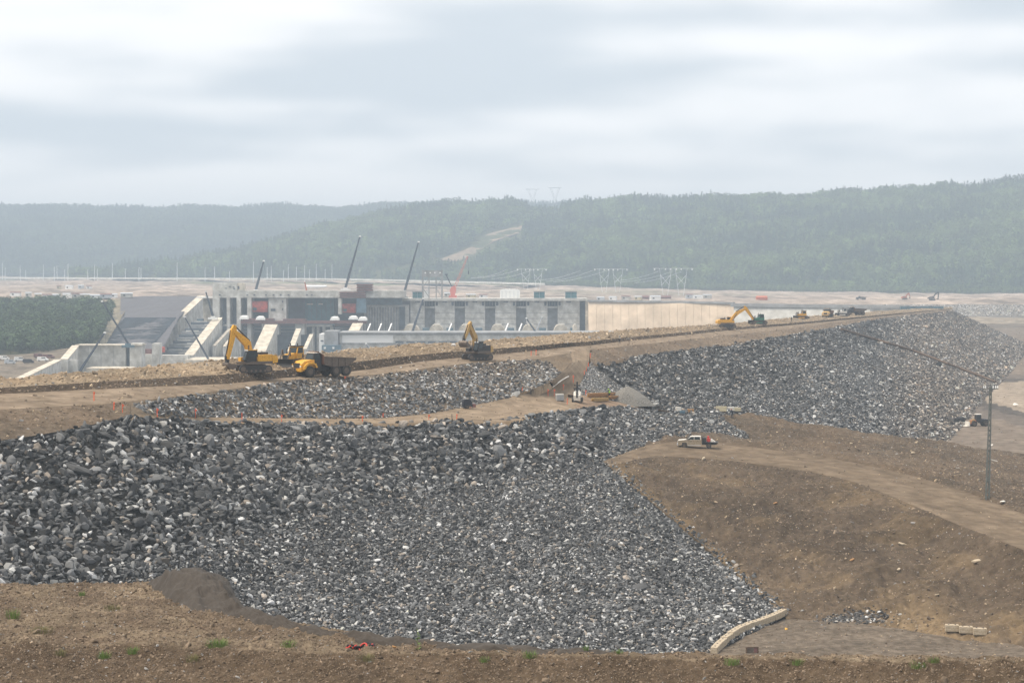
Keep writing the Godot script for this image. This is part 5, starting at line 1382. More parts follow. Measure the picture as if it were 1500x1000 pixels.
func bulldozer(at: Vector3, yaw: float, paint: Material, label: String) -> Node3D:
	var t := thing("bulldozer", at, yaw, label, "bulldozer", "bulldozers on the dam")
	for s in [-1, 1]: track_unit(t, s * 1.15, 4.4, 1.3, 0.7, Basis.IDENTITY)
	var mb := MB.new(); mb.box(Vector3(0, 1.0, 0), Vector3(3.6, 0.8, 1.7)); part("frame", mb, M.dark_steel, t)
	mb = MB.new(); mb.prism(PackedVector2Array([Vector2(0.4, 1.4), Vector2(2.3, 1.35), Vector2(2.35, 2.1), Vector2(0.4, 2.35)]), -0.65, 0.65); var hood := part("engine_hood", mb, paint, t)
	mb = MB.new(); mb.box(Vector3(2.38, 1.75, 0), Vector3(0.1, 0.65, 1.1)); part("grille", mb, M.dark_steel, hood)
	mb = MB.new(); mb.prism(PackedVector2Array([Vector2(-1.4, 1.4), Vector2(0.45, 1.4), Vector2(0.5, 2.3), Vector2(0.2, 3.3), Vector2(-1.2, 3.35), Vector2(-1.4, 2.3)]), -0.85, 0.85); var cab := part("cab", mb, paint, t)
	mb = MB.new(); mb.prism(PackedVector2Array([Vector2(-1.15, 2.3), Vector2(0.3, 2.3), Vector2(0.08, 3.2), Vector2(-1.08, 3.22)]), -0.88, 0.88); mb.box(Vector3(0.36, 2.75, 0), Vector3(0.08, 0.85, 1.4), Basis(Vector3.BACK, 0.3)); part("window", mb, M.glass, cab)
	mb = MB.new(); mb.box(Vector3(-0.5, 3.42, 0), Vector3(1.8, 0.12, 1.9)); part("roof", mb, M.dark_steel, cab)
	for s in [-1, 1]:
		mb = MB.new(); mb.tube(Vector3(0.1, 3.5, s * 0.7), Vector3(0.1, 3.9, s * 0.7), 0.1, 0.1, 6); part("work_lamp", mb, M.dark_steel, cab)
		mb = MB.new(); mb.tube(Vector3(2.2, 2.9, s * 0.75), Vector3(2.9, 1.2, s * 0.75), 0.12, 0.09, 8); mb.tube(Vector3(2.0, 1.9, s * 0.7), Vector3(2.2, 2.95, s * 0.75), 0.13, 0.13, 6); part("lift_cylinder", mb, M.worn_steel, t)
		mb = MB.new(); mb.beam(Vector3(-0.3, 0.7, s * 1.65), Vector3(2.8, 0.5, s * 1.65), 0.22, 0.35); part("push_arm", mb, paint, t)
	mb = MB.new(); mb.tube(Vector3(1.5, 2.2, 0.35), Vector3(1.5, 3.1, 0.35), 0.1, 0.09, 8); part("exhaust_pipe", mb, M.dark_steel, t)
	# blade, curved and wider than the machine
	var bl := PackedVector2Array(); var bk := PackedVector2Array()
	for k in 8:
		var y := lerpf(0.02, 1.45, k / 7.0)
		var x := 3.25 - 0.55 * sin(PI * k / 7.0)
		bl.append(Vector2(x, y)); bk.append(Vector2(x - 0.12, y))
	bk.reverse(); bl.append_array(bk)
	mb = MB.new(); mb.prism(bl, -2.1, 2.1); var b := part("blade", mb, M.dark_steel, t)
	mb = MB.new(); mb.box(Vector3(3.27, 0.1, 0), Vector3(0.08, 0.2, 4.24)); part("cutting_edge", mb, M.worn_steel, b)
	for s in [-1, 1]:
		mb = MB.new(); mb.box(Vector3(3.0, 0.74, s * 2.12), Vector3(0.6, 1.44, 0.05)); part("end_plate", mb, M.dark_steel, b)
	mb = MB.new(); mb.beam(Vector3(-2.2, 1.0, 0), Vector3(-3.0, 0.4, 0), 0.2, 0.6, 0.12, 0.3); part("ripper", mb, M.dark_steel, t)
	return t

func pickup(at: Vector3, yaw: float):
	var t := thing("pickup_truck", at, yaw, "muddy white crew cab pickup with a loaded flat deck on haul road", "pickup truck")
	var mb := MB.new(); mb.prism(PackedVector2Array([Vector2(3.1, 0.62), Vector2(3.2, 0.9), Vector2(3.15, 1.22), Vector2(2.0, 1.36), Vector2(-0.75, 1.36), Vector2(-0.75, 0.5), Vector2(1.5, 0.5), Vector2(1.62, 0.9), Vector2(2.6, 0.9), Vector2(2.7, 0.55)]), -0.98, 0.98); part("body", mb, M.mud_paint, t)
	mb = MB.new(); mb.prism(PackedVector2Array([Vector2(3.12, 1.22), Vector2(1.95, 1.37), Vector2(1.75, 1.42), Vector2(3.05, 1.3)]), -0.92, 0.92); part("hood", mb, M.white_paint, t)
	mb = MB.new(); mb.prism(PackedVector2Array([Vector2(1.85, 1.37), Vector2(1.05, 1.9), Vector2(0.8, 1.97), Vector2(-0.65, 1.97), Vector2(-0.74, 1.37)]), -0.86, 0.86); var cab := part("cabin", mb, M.white_paint, t)
	for a in [[Vector2(1.55, 1.42), Vector2(1.0, 1.84), Vector2(0.5, 1.88), Vector2(0.5, 1.42)], [Vector2(0.4, 1.42), Vector2(0.4, 1.88), Vector2(-0.5, 1.88), Vector2(-0.56, 1.42)]]:
		mb = MB.new(); mb.prism(PackedVector2Array(a), -0.88, 0.88); part("window", mb, M.glass, cab)
	mb = MB.new(); mb.box(Vector3(1.47, 1.64, 0), Vector3(0.04, 0.78, 1.5), Basis(Vector3.BACK, 0.98)); part("windscreen", mb, M.glass, cab)
	for s in [-1, 1]:
		mb = MB.new(); mb.box(Vector3(1.5, 1.5, s * 1.05), Vector3(0.14, 0.22, 0.2)); part("mirror", mb, M.dark_steel, cab)
		mb = MB.new(); mb.box(Vector3(3.16, 1.05, s * 0.75), Vector3(0.1, 0.2, 0.35)); part("headlight", mb, M.lamp_white, t)
		for a in [0.48, -0.6]:
			mb = MB.new(); mb.box(Vector3(a + 0.42, 1.22, s * 0.99), Vector3(0.2, 0.05, 0.04)); part("door_handle", mb, M.dark_steel, t)
		mb = MB.new(); mb.box(Vector3(0.4, 0.46, s * 0.95), Vector3(2.2, 0.07, 0.2)); part("side_step", mb, M.galvanised, t)
		for x in [2.1, -2.0]: tyre(t, Vector3(x, 0.44, s * 0.84), 0.44, 0.3, M.worn_steel)
	mb = MB.new(); mb.box(Vector3(3.22, 0.62, 0), Vector3(0.16, 0.26, 1.9)); part("bumper", mb, M.galvanised, t)
	mb = MB.new(); mb.box(Vector3(3.18, 1.02, 0), Vector3(0.06, 0.3, 1.1)); part("grille", mb, M.dark_steel, t)
	mb = MB.new(); mb.box(Vector3(-2.15, 0.96, 0), Vector3(2.7, 0.12, 2.1)); mb.box(Vector3(-2.1, 0.7, 0), Vector3(2.5, 0.3, 0.9)); var dk := part("flat_deck", mb, M.dark_steel, t)
	mb = MB.new(); mb.box(Vector3(-0.86, 1.5, 0), Vector3(0.08, 0.98, 1.9)); part("headboard", mb, M.dark_steel, dk)
	mb = MB.new(); mb.box(Vector3(-1.25, 1.38, 0), Vector3(0.62, 0.7, 1.7)); part("tool_box", mb, M.dark_steel, dk)
	mb = MB.new(); mb.tube(Vector3(-1.95, 1.34, -0.5), Vector3(-1.95, 1.34, 0.5), 0.33, 0.33, 12); part("fuel_drum", mb, M.red, dk)
	mb = MB.new(); mb.box(Vector3(-1.9, 1.85, 0), Vector3(0.3, 0.3, 0.5)); mb.tube(Vector3(-1.85, 1.6, -0.3), Vector3(-2.05, 1.95, -0.3), 0.05, 0.05, 5); part("pump", mb, M.red, dk)
	mb = MB.new(); mb.prism(PackedVector2Array([Vector2(-2.3, 1.03), Vector2(-3.1, 1.03), Vector2(-2.6, 1.4), Vector2(-2.35, 1.5)]), -0.7, 0.7); part("canvas_load", mb, M.white_paint, dk)
	mb = MB.new(); mb.box(Vector3(-3.5, 0.78, 0), Vector3(0.1, 0.3, 1.9)); part("tail_panel", mb, M.worn_steel, t)

# ---------------------------------------------------------------- people: one continuous skin over jointed, tapered bones
func figure(at: Vector3, yaw: float, bones: Array, top_m: Material, label: String, hat: Material):
	var cell := 0.035
	var o := Vector3(-0.45, -0.03, -0.5); var n := Vector3i(26, 54, 28)
	var f := PackedFloat32Array(); f.resize(n.x * n.y * n.z)
	for z in n.z:
		for y in n.y:
			for x in n.x:
				var p := o + Vector3(x, y, z) * cell
				var d := 1e3
				for b in bones:
					var ab: Vector3 = b[1] - b[0]
					var h := clampf((p - b[0]).dot(ab) / ab.length_squared(), 0, 1)
					var e: float = (p - b[0] - ab * h).length() - lerpf(b[2], b[3], h)
					var k := 0.05
					var m := clampf(0.5 + 0.5 * (d - e) / k, 0, 1)
					d = lerpf(d, e, m) - k * m * (1 - m)
				f[(z * n.y + y) * n.x + x] = d
	var id := {}
	var pos := PackedVector3Array()
	var F3 := func(x, y, z): return f[(z * n.y + y) * n.x + x]
	for z in n.z - 1:
		for y in n.y - 1:
			for x in n.x - 1:
				var s := Vector3.ZERO; var c := 0
				for e in [[0,0,0,1,0,0],[0,1,0,1,1,0],[0,0,1,1,0,1],[0,1,1,1,1,1],[0,0,0,0,1,0],[1,0,0,1,1,0],[0,0,1,0,1,1],[1,0,1,1,1,1],[0,0,0,0,0,1],[1,0,0,1,0,1],[0,1,0,0,1,1],[1,1,0,1,1,1]]:
					var a: float = F3.call(x + e[0], y + e[1], z + e[2]); var b: float = F3.call(x + e[3], y + e[4], z + e[5])
					if (a < 0) != (b < 0):
						s += Vector3(x + e[0], y + e[1], z + e[2]).lerp(Vector3(x + e[3], y + e[4], z + e[5]), a / (a - b)); c += 1
				if c: id[Vector3i(x, y, z)] = pos.size(); pos.append(o + s / c * cell)
	var mb := MB.new()
	for q in id:
		for ax in 3:
			var u := (ax + 1) % 3; var w := (ax + 2) % 3
			var e := Vector3i.ZERO; e[ax] = 1
			var du := Vector3i.ZERO; du[u] = 1
			var dw := Vector3i.ZERO; dw[w] = 1
			var a: float = F3.call(q.x, q.y, q.z)
			var q2: Vector3i = q + e
			var b: float = F3.call(q2.x, q2.y, q2.z)
			if (a < 0) == (b < 0) or not (id.has(q - du) and id.has(q - dw) and id.has(q - du - dw)): continue
			var r := [pos[id[q]], pos[id[q - du]], pos[id[q - du - dw]], pos[id[q - dw]]]
			if a < 0: r.reverse()
			mb.tri(r[0], r[1], r[2]); mb.tri(r[0], r[2], r[3])
	var t := thing("person", at, yaw, label, "person")
	part("body", mb, M.cloth_dark, t)
	var head: Vector3 = bones[-1][1]
	mb = MB.new(); mb.prism(circle(0.155, Vector2.ZERO, 14), 0.03, 0.13, Basis(Vector3.RIGHT, -PI / 2), head); part("hard_hat", mb, hat, t)
	mb = MB.new(); mb.cbox((bones[0][0] + bones[0][1]) / 2 + Vector3(0, 0.08, 0), Vector3(0.34, 0.5, 0.46), 0.1); part("vest", mb, top_m, t)
	mb = MB.new(); mb.cbox(head + Vector3(0.08, -0.02, 0), Vector3(0.08, 0.16, 0.14), 0.03); part("face", mb, M.skin, t)

func stand_bones(bend: float, step: float) -> Array:
	var hip := Vector3(0, 0.92, 0); var ch := Vector3(bend, 1.38, 0)
	var out := [[hip, ch, 0.15, 0.17]]
	for s in [-1, 1]:
		var sh := ch + Vector3(0, 0.05, s * 0.2); var el := sh + Vector3(0.05 + bend * 0.3, -0.29, s * 0.05); var hand := el + Vector3(0.14, -0.22, -s * 0.02)
		out.append([sh, el, 0.065, 0.05]); out.append([el, hand, 0.05, 0.035])
		for k in 4: out.append([hand, hand + Vector3(0.02 + 0.012 * k, -0.09 + 0.008 * k, s * (k - 1.5) * 0.02), 0.02, 0.012])
		out.append([hand, hand + Vector3(0.06, -0.03, -s * 0.02), 0.018, 0.012])
		var hp := hip + Vector3(0, -0.02, s * 0.1); var kn := Vector3(step * s * 0.5 + 0.03, 0.5, s * 0.11); var an := Vector3(step * s, 0.08, s * 0.11)
		out.append([hp, kn, 0.1, 0.07]); out.append([kn, an, 0.07, 0.05]); out.append([an, an + Vector3(0.17, -0.03, 0.01 * s), 0.05, 0.04])
	out.append([ch, ch + Vector3(0.02, 0.2, 0), 0.07, 0.06])
	var hd := ch + Vector3(0.03 + bend * 0.3, 0.27, 0)
	out.append([hd + Vector3(0, -0.02, 0), hd, 0.1, 0.11])
	return out

# ---------------------------------------------------------------- small things
func tuft(called: String, at: Vector3, blades: int, tall: float, wide: float, c: Material, label: String):
	var mb := MB.new()
	for k in blades:
		var a := rng.randf() * TAU; var r := wide * sqrt(rng.randf()) * 0.5
		var p := Vector3(cos(a) * r, -0.03, sin(a) * r)
		var h := tall * rng.randf_range(0.45, 1.0)
		var lean := Vector3(cos(a), 0, sin(a)) * h * rng.randf_range(0.05, 0.5) + Vector3(rng.randfn(), 0, rng.randfn()) * h * 0.12
		var s := Vector3(-sin(a), 0, cos(a)) * 0.007
		var m := p + Vector3(0, h * 0.6, 0) + lean * 0.4; var tip := p + Vector3(0, h, 0) + lean
		mb.tri(p - s, p + s, m + s); mb.tri(p - s, m + s, m - s); mb.tri(m - s, m + s, tip)
	var o := part(called, mb, c, self)
	o.position = at
	tag(o, label, "grass", "grass tufts on the near bank")

func block(at: Vector3, yaw: float, label: String, group: String, l := 1.5):
	var t := thing("concrete_block", at, yaw, label, "concrete block", group)
	var mb := MB.new(); mb.cbox(Vector3(0, 0.36, 0), Vector3(l, 0.76, 0.76), 0.04); part("body", mb, M.block_stone, t)
	for s in [-1, 1]:
		mb = MB.new(); mb.tube(Vector3(s * l * 0.25, 0.74, 0), Vector3(s * l * 0.25, 0.79, 0), 0.11, 0.09, 8); part("key_stud", mb, M.marker_dark, t)

func build_objects():
	build_structures()
	# excavators
	excavator("excavator", ground(371, 545), 218, 200, [Vector2(0.5, 1.9), Vector2(1.1, 4.5), Vector2(3.6, 6.6)], Vector2(4.7, 2.0), 10, M.yellow, M.yellow, M.yellow, 0.96, "large yellow excavator digging at the crest in front of the spillway")
	excavator("excavator", ground(699, 527), 240, 205, [Vector2(0.4, 1.9), Vector2(0.9, 4.4), Vector2(3.0, 6.7)], Vector2(4.9, 4.1), 25, M.pale_yellow, M.pale_yellow, M.dark_steel, 0.95, "dark cabbed excavator holding its bucket up above the crest road")
	excavator("excavator", ground(1066, 480.5), 8, 0, [Vector2(0.5, 1.9), Vector2(3.0, 4.7), Vector2(5.9, 6.2)], Vector2(8.4, 2.6), 40, M.yellow, M.yellow, M.yellow, 0.98, "orange yellow excavator reaching right, further along the crest")
	var e := excavator("excavator", ground(1326, 438.5), 10, 0, [Vector2(0.5, 1.9), Vector2(2.4, 5.0), Vector2(4.4, 6.0)], Vector2(5.2, 2.6), 20, M.orange, M.orange, M.orange, 1.0, "tiny orange excavator on the far terrace")
	e.set_meta("group", "machines on the far terrace")
	e = excavator("excavator", ground(1366, 440), 10, 0, [Vector2(0.5, 1.9), Vector2(2.8, 5.4), Vector2(5.6, 6.4)], Vector2(5.2, 2.2), 10, M.dark_steel, M.dark_steel, M.worn_steel, 1.2, "tiny dark excavator near the hill foot at the far right")
	e.set_meta("group", "machines on the far terrace")
	dump_truck(ground(473, 551), 222, M.yellow, M.worn_steel, "yellow articulated dump truck with muddy tipping body on crest road")
	dump_truck(ground(1213, 465), 250, M.pale_yellow, M.rust_body, "small distant dump truck driving along the crest")
	dump_truck(ground(1253, 461.5), 200, M.dark_steel, M.worn_steel, "furthest dark dump truck on the crest")
	e = dump_truck(ground(1262, 439), 180, M.dark_steel, M.worn_steel, "tiny grey dump truck on the far terrace")
	e.set_meta("group", "machines on the far terrace")
	bulldozer(ground(431, 538), 240, M.yellow, "yellow bulldozer with a wide black blade behind the dump truck")
	bulldozer(ground(1113, 475), 200, M.green_paint, "dark green machine under the reaching excavator bucket")
	bulldozer(ground(1176, 467.5), 190, M.yellow, "small distant yellow bulldozer on the crest")
	bulldozer(ground(1236, 463), 190, M.white_paint, "small distant pale machine on the crest between two trucks")
	pickup(ground(1021, 655.5), 174)
	# wheel loader in the lower yard
	var t := thing("wheel_loader", ground(1434, 624), 190, "small white and orange wheel loader parked in the lower yard", "loader")
	var mb := MB.new(); mb.prism(PackedVector2Array([Vector2(-2.6, 0.8), Vector2(-0.2, 0.8), Vector2(-0.2, 2.0), Vector2(-2.4, 1.9)]), -0.9, 0.9); part("engine_hood", mb, M.dark_steel, t)
	mb = MB.new(); mb.prism(PackedVector2Array([Vector2(-0.5, 1.2), Vector2(0.9, 1.2), Vector2(0.8, 3.1), Vector2(-0.4, 3.1)]), -0.8, 0.8); var cab := part("cab", mb, M.dark_steel, t)
	mb = MB.new(); mb.box(Vector3(0.2, 3.2, 0), Vector3(1.6, 0.14, 1.8)); part("roof", mb, M.white_paint, cab)
	mb = MB.new(); mb.box(Vector3(0.2, 2.4, 0), Vector3(0.9, 0.9, 1.64)); part("window", mb, M.glass, cab)
	mb = MB.new(); mb.box(Vector3(1.4, 1.1, 0), Vector3(1.6, 0.9, 1.2)); part("front_frame", mb, M.orange, t)
	for s in [-1, 1]:
		mb = MB.new(); mb.beam(Vector3(1.2, 1.8, s * 0.5), Vector3(3.1, 0.8, s * 0.5), 0.2, 0.35); part("lift_arm", mb, M.pale_yellow, t)
		for x in [-1.7, 1.6]: tyre(t, Vector3(x, 0.75, s * 1.0), 0.75, 0.55, M.worn_steel)
	mb = MB.new(); mb.prism(PackedVector2Array([Vector2(3.0, 0.1), Vector2(4.2, 0.05), Vector2(4.2, 0.12), Vector2(3.3, 0.25), Vector2(3.2, 1.3), Vector2(3.0, 1.3)]), -1.4, 1.4); part("bucket", mb, M.white_paint, t)
	# dark tanks beside it
	for a in [[1402, 620, "dark tank on a pale skid beside the dam toe"], [1410, 619.5, "dark tank next to the wheel loader at the dam toe"]]:
		t = thing("skid_tank", ground(a[0], a[1]), 0, a[2], "tank", "dark tanks at the dam toe")
		mb = MB.new(); mb.cbox(Vector3(0, 0.95, 0), Vector3(1.3, 1.2, 1.2), 0.12); part("body", mb, M.dark_steel, t)
		mb = MB.new(); mb.box(Vector3(-0.2, 0.18, 0), Vector3(2.0, 0.34, 1.4)); part("skid", mb, M.white_paint, t)
		mb = MB.new(); mb.tube(Vector3(0.2, 1.5, 0), Vector3(0.2, 1.7, 0), 0.2, 0.2, 8); part("lid", mb, M.dark_steel, t)
	# compact machine, crates and timber mats on the bench
	t = thing("skid_steer", ground(846, 588.5), 262, "compact white loader with a raised black mast on the bench", "skid steer")
	mb = MB.new(); mb.prism(PackedVector2Array([Vector2(-1.0, 0.3), Vector2(0.9, 0.3), Vector2(1.0, 1.2), Vector2(0.5, 1.9), Vector2(-0.9, 1.9)]), -0.62, 0.62); part("body", mb, M.white_paint, t)
	mb = MB.new(); mb.box(Vector3(0.82, 1.3, 0), Vector3(0.5, 1.0, 0.3)); part("seat_column", mb, M.dark_steel, t)
	for s in [-1, 1]:
		for x in [-0.55, 0.55]: tyre(t, Vector3(x, 0.4, s * 0.78), 0.4, 0.3, M.dark_steel)
		mb = MB.new(); mb.beam(Vector3(-0.7, 1.7, s * 0.55), Vector3(0.7, 2.5, s * 0.5), 0.12, 0.2); part("lift_arm", mb, M.dark_steel, t)
	mb = MB.new(); mb.box(Vector3(0.5, 2.7, 0), Vector3(0.25, 1.9, 0.3)); mb.box(Vector3(0.6, 2.45, 0), Vector3(0.2, 0.25, 1.25)); mb.box(Vector3(0.6, 3.0, 0), Vector3(0.2, 0.2, 1.1)); part("mast", mb, M.dark_steel, t)
	t = thing("bulk_tote", ground(820, 587), 12, "grey tote with a pale top standing on the bench", "tote")
	mb = MB.new(); mb.cbox(Vector3(0, 0.55, 0), Vector3(1.3, 1.0, 1.2), 0.06); part("body", mb, M.concrete_dark, t)
	mb = MB.new(); mb.box(Vector3(0, 1.14, 0), Vector3(1.3, 0.2, 1.22)); part("lid", mb, M.concrete, t)
	mb = MB.new(); mb.box(Vector3(0, 0.02, 0), Vector3(1.2, 0.12, 1.1)); part("pallet", mb, M.timber_dark, t)
	t = thing("portable_generator", ground(684, 598), 15, "black portable generator at the edge of the pale bench", "generator")
	mb = MB.new(); mb.prism(PackedVector2Array([Vector2(-0.75, 0.25), Vector2(0.75, 0.25), Vector2(0.72, 1.0), Vector2(0.4, 1.5), Vector2(-0.55, 1.5), Vector2(-0.75, 1.1)]), -0.55, 0.55); part("housing", mb, M.cloth_dark, t)
	mb = MB.new(); mb.box(Vector3(0.1, 0.45, 0.57), Vector3(1.0, 0.14, 0.04)); part("panel", mb, M.worn_steel, t)
	for s in [-1, 1]: tyre(t, Vector3(-0.1, 0.28, s * 0.62), 0.28, 0.16, M.worn_steel)
	mb = MB.new(); mb.box(Vector3(1.15, 0.45, 0.2), Vector3(0.5, 0.6, 0.5)); part("red_can", mb, M.rust_form, t)
	var lay := [[862, 582, 900, 581, 0.9, "timber"], [905, 580, 925, 582, 1.0, "timber"], [868, 588, 890, 587, 0.7, "pale_yellow"], [832, 581, 842, 582, 0.5, "timber_dark"], [893, 585, 912, 585, 0.8, "timber"], [912, 584.5, 935, 588.5, 0.55, "timber_dark"], [935, 588, 957, 594, 0.45, "timber_dark"], [962, 602, 985, 606, 0.4, "timber_dark"]]
	var lab := ["long timber mat stack behind the compact white loader", "timber stack before the pale gravel heap", "yellow mat lying on the bench beside the boulders", "short dark timber beside the grey tote", "timber mat below the worker in the lime vest", "dark timber edge at the foot of the gravel heap", "dark timber edge running right from the gravel heap", "last dark timber lying on the rocks"]
	for k in lay.size():
		var a: Array = lay[k]
		var A := ground(a[0], a[1]); var B := ground(a[2], a[3])
		t = thing("timber_mat", A, 0, lab[k], "timber", "timber mats on the bench")
		var dv := B - A
		for j in 3:
			mb = MB.new(); mb.beam(Vector3(0, a[4] * (0.18 + 0.3 * j), (j - 1) * 0.25), dv + Vector3(0, a[4] * (0.18 + 0.3 * j), (j - 1) * 0.25), 0.5, a[4] * 0.28); part("beam", mb, M[a[5]], t)
	# pale gravel heap
	var hp := ground(915, 588); var ht := PackedVector3Array()
	mb = MB.new()
	var ring := []
	for k in 5:
		var rr := []
		for j in 22:
			var a := TAU * j / 22
			var q: float = [4.7, 3.3, 2.0, 0.9, 0.2][k] * (1.0 + 0.12 * sin(a * 2 + 1) + 0.05 * sin(a * 7))
			rr.append(Vector3(cos(a) * q * 0.98, [-0.8, 0.75, 1.75, 2.45, 2.8][k], sin(a) * q * 0.6))
		ring.append(rr)
	for k in 4:
		for j in 22: mb.face([ring[k][j], ring[k][(j + 1) % 22], ring[k + 1][(j + 1) % 22], ring[k + 1][j]], Vector3(0, -3, 0))
	mb.face(ring[4], Vector3(0, -3, 0))
	var hm := mat("heap_gravel", Color(0.3, 0.29, 0.27), 0.95, 0, M.soil.albedo_texture, 0.25)
	var o := part("gravel_heap", mb, hm, self); o.position = hp + Vector3(0.6, 0, -0.6)
	tag(o, "pale pointed gravel heap at the end of the bench", "gravel heap")
	var tr := []; var co := []
	for k in 900:
		var a := rng.randf() * TAU; var f := sqrt(rng.randf())
		tr.append(Transform3D(stone_basis(0.14), Vector3(cos(a) * f * 4.6, 2.85 - 3.2 * f + rng.randf_range(0, 0.08), sin(a) * f * 2.9))); co.append(Color(0.3, 0.29, 0.27) * exp(rng.randfn() * 0.3))
	multi("pebbles", stones[2], tr, co, M.stone, o).set_meta("kind", "stuff")
	# people
	figure(ground(893, 583.5), 190, stand_bones(0.12, 0.06), M.hi_vis, "person in a lime vest standing behind the timber mats", M.hi_vis)
	figure(ground(1073, 612.5), 215, stand_bones(0.16, 0.12), M.cloth_dark, "person in dark clothes walking above the brown mound", M.orange)
	figure(ground(908, 502.5), 200, stand_bones(0.05, 0.08), M.white_paint, "person in a pale vest standing on the crest road", M.white_paint)
	figure(ground(1160, 471), 180, stand_bones(0.05, 0.05), M.cloth_dark, "tiny dark person standing on the crest near far machines", M.cloth_dark)
	# crates and sheet goods near the end of the rock tongue
	for a in [[1057, 603, 1.3, 0.9, "tan_canvas", "tan crate above the standing person in dark clothes"], [1071, 602, 0.8, 0.7, "white_paint", "small white crate between two tan crates"], [1079, 602.5, 1.1, 0.6, "tan_canvas", "low tan crate at the end of the crate row"], [1008, 604, 1.4, 0.5, "timber", "tan timber crate lying on the rocks"], [994, 603, 0.6, 0.7, "white_paint", "small pale crate on the rocks beside a timber crate"], [999, 606.5, 0.6, 0.5, "blue_steel", "small blue crate on the rocks"]]:
		t = thing("crate", ground(a[0], a[1]), rng.randf_range(-20, 20), a[5], "crate", "crates at the edge of the rocks")
		mb = MB.new(); mb.cbox(Vector3(0, a[3] / 2 + 0.1, 0), Vector3(a[2] * 1.6, a[3], 1.0), 0.04); part("box", mb, M[a[4]], t)
		mb = MB.new(); mb.box(Vector3(0, 0.05, 0), Vector3(a[2] * 1.5, 0.14, 0.9)); part("pallet", mb, M.timber_dark, t)
		mb = MB.new(); mb.box(Vector3(0, a[3] + 0.12, 0), Vector3(a[2] * 1.64, 0.06, 1.04)); part("lid", mb, M[a[4]], t)
	# pole and drain pipe
	var pb := ground(1447, 732)
	t = thing("utility_pole", pb, 0, "tall grey braced steel pole beside the haul road", "utility pole")
	var H := D(1452, 566, -pb.z).y - pb.y
	var lean := D(1452, 566, -pb.z).x - pb.x
	var ptop := Vector3(lean, H, 0)
	for sx in [-1, 1]:
		for sz in [-1, 1]:
			mb = MB.new(); mb.beam(Vector3(sx * 0.24, -0.2, sz * 0.24), ptop + Vector3(sx * 0.11, 0, sz * 0.11), 0.13, 0.13, 0.09, 0.09); part("leg", mb, M.pole_grey, t)
	for k in 22:
		var f := k / 22.0; var f2 := (k + 1) / 22.0
		var w := lerpf(0.24, 0.11, f)
		mb = MB.new()
		for sz in [-1, 1]: mb.beam(ptop * f + Vector3(w * (1 if k % 2 else -1), 0, sz * w), ptop * f2 + Vector3(w * (-1 if k % 2 else 1), 0, sz * w), 0.06, 0.06)
		mb.beam(ptop * f + Vector3(w, 0, w * (1 if k % 2 else -1)), ptop * f2 + Vector3(w, 0, w * (-1 if k % 2 else 1)), 0.06, 0.06)
		part("brace", mb, M.pole_grey, t)
	mb = MB.new(); mb.box(ptop + Vector3(0, -0.3, 0), Vector3(2.2, 0.14, 0.14)); part("cross_arm", mb, M.pole_grey, t)
	for x in [-1.0, -0.75, 0.35, 0.7, 1.0]:
		mb = MB.new(); mb.tube(ptop + Vector3(x, -0.25, 0), ptop + Vector3(x, 0.12, 0), 0.09, 0.06, 8); part("insulator", mb, M.lamp_white, t)
	mb = MB.new(); mb.box(ptop * 0.35 + Vector3(0.75, 0, 0), Vector3(1.1, 0.12, 0.3), Basis(Vector3.BACK, -0.3)); part("lamp_arm", mb, M.white_paint, t)
	mb = MB.new(); mb.box(ptop * 0.18, Vector3(0.5, 0.5, 0.5)); part("clamp", mb, M.pole_grey, t)
	t = thing("drain_pipe", ground(1216, 481), 0, "long dark pipe laid straight down the far rock face", "pipe")
	var px := []
	for k in 15:
		var f := k / 14.0
		px.append(ground(lerpf(1216, 1459, f), ease_poly(f, [[0, 481], [0.5, 517], [1, 563]])) + Vector3(0, 1.0, 0.0) - t.position)
	for k in 14:
		mb = MB.new(); mb.tube(px[k], px[k + 1], 0.48, 0.48, 8); part("pipe_length", mb, M.timber_dark, t)
	# stakes
	var stakes := [[137, 587, 1.1], [166, 600, 0.9], [179, 604, 1.0], [230, 611, 1.1], [286, 612, 1.2], [354, 618, 1.2], [412, 619, 1.1], [531, 617, 0.8], [561, 611, 0.6], [628, 615, 0.8], [662, 615, 0.9], [669, 616, 1.0], [689, 597, 0.7], [500, 545, 1.5], [509, 551, 1.2], [778, 521, 0.9], [785, 520, 1.0], [865, 524, 0.9], [862, 538, 0.9], [859, 544, 0.9], [856, 549, 0.8], [840, 560, 1.3], [825, 571, 1.0], [803, 580, 1.2], [812, 580, 1.2], [831, 592, 1.0], [858, 578, 0.8], [765, 572, 0.6], [505, 557, 0.6]]
	var sc := {}
	for k in stakes.size():
		var a: Array = stakes[k]
		var lb := "thin orange survey stake along the boulder line below the upper riprap"
		if a[0] < 200: lb = "thin orange survey stake on the brown bank at the left"
		elif a[0] in [500, 509, 505]: lb = "orange marker behind the dump truck's rear wheels"
		elif a[0] > 750: lb = "thin orange survey stake beside the curving ramp"
		elif a[0] > 600: lb = "orange survey stake at the front edge of the pale bench"
		sc[lb] = sc.get(lb, -1) + 1
		t = thing("survey_stake", ground(a[0], a[1]), rng.randf() * 90, "%s %s" % [nth(sc[lb]), lb], "stake", "orange survey stakes")
		mb = MB.new(); mb.beam(Vector3(0, -0.2, 0), Vector3(rng.randf_range(-0.1, 0.1), a[2] * 1.05, 0), 0.1, 0.06); part("stake", mb, M.marker_dark if k in [10] else M.marker_orange, t)
		mb = MB.new(); mb.box(Vector3(0.06, a[2] * 0.85, 0), Vector3(0.28, 0.22, 0.03)); part("flag", mb, M.marker_orange, t)
	# white hose on the ramp
	t = thing("water_hose", ground(790, 578), 0, "pale hose lying along the ramp track", "hose")
	var hz := []
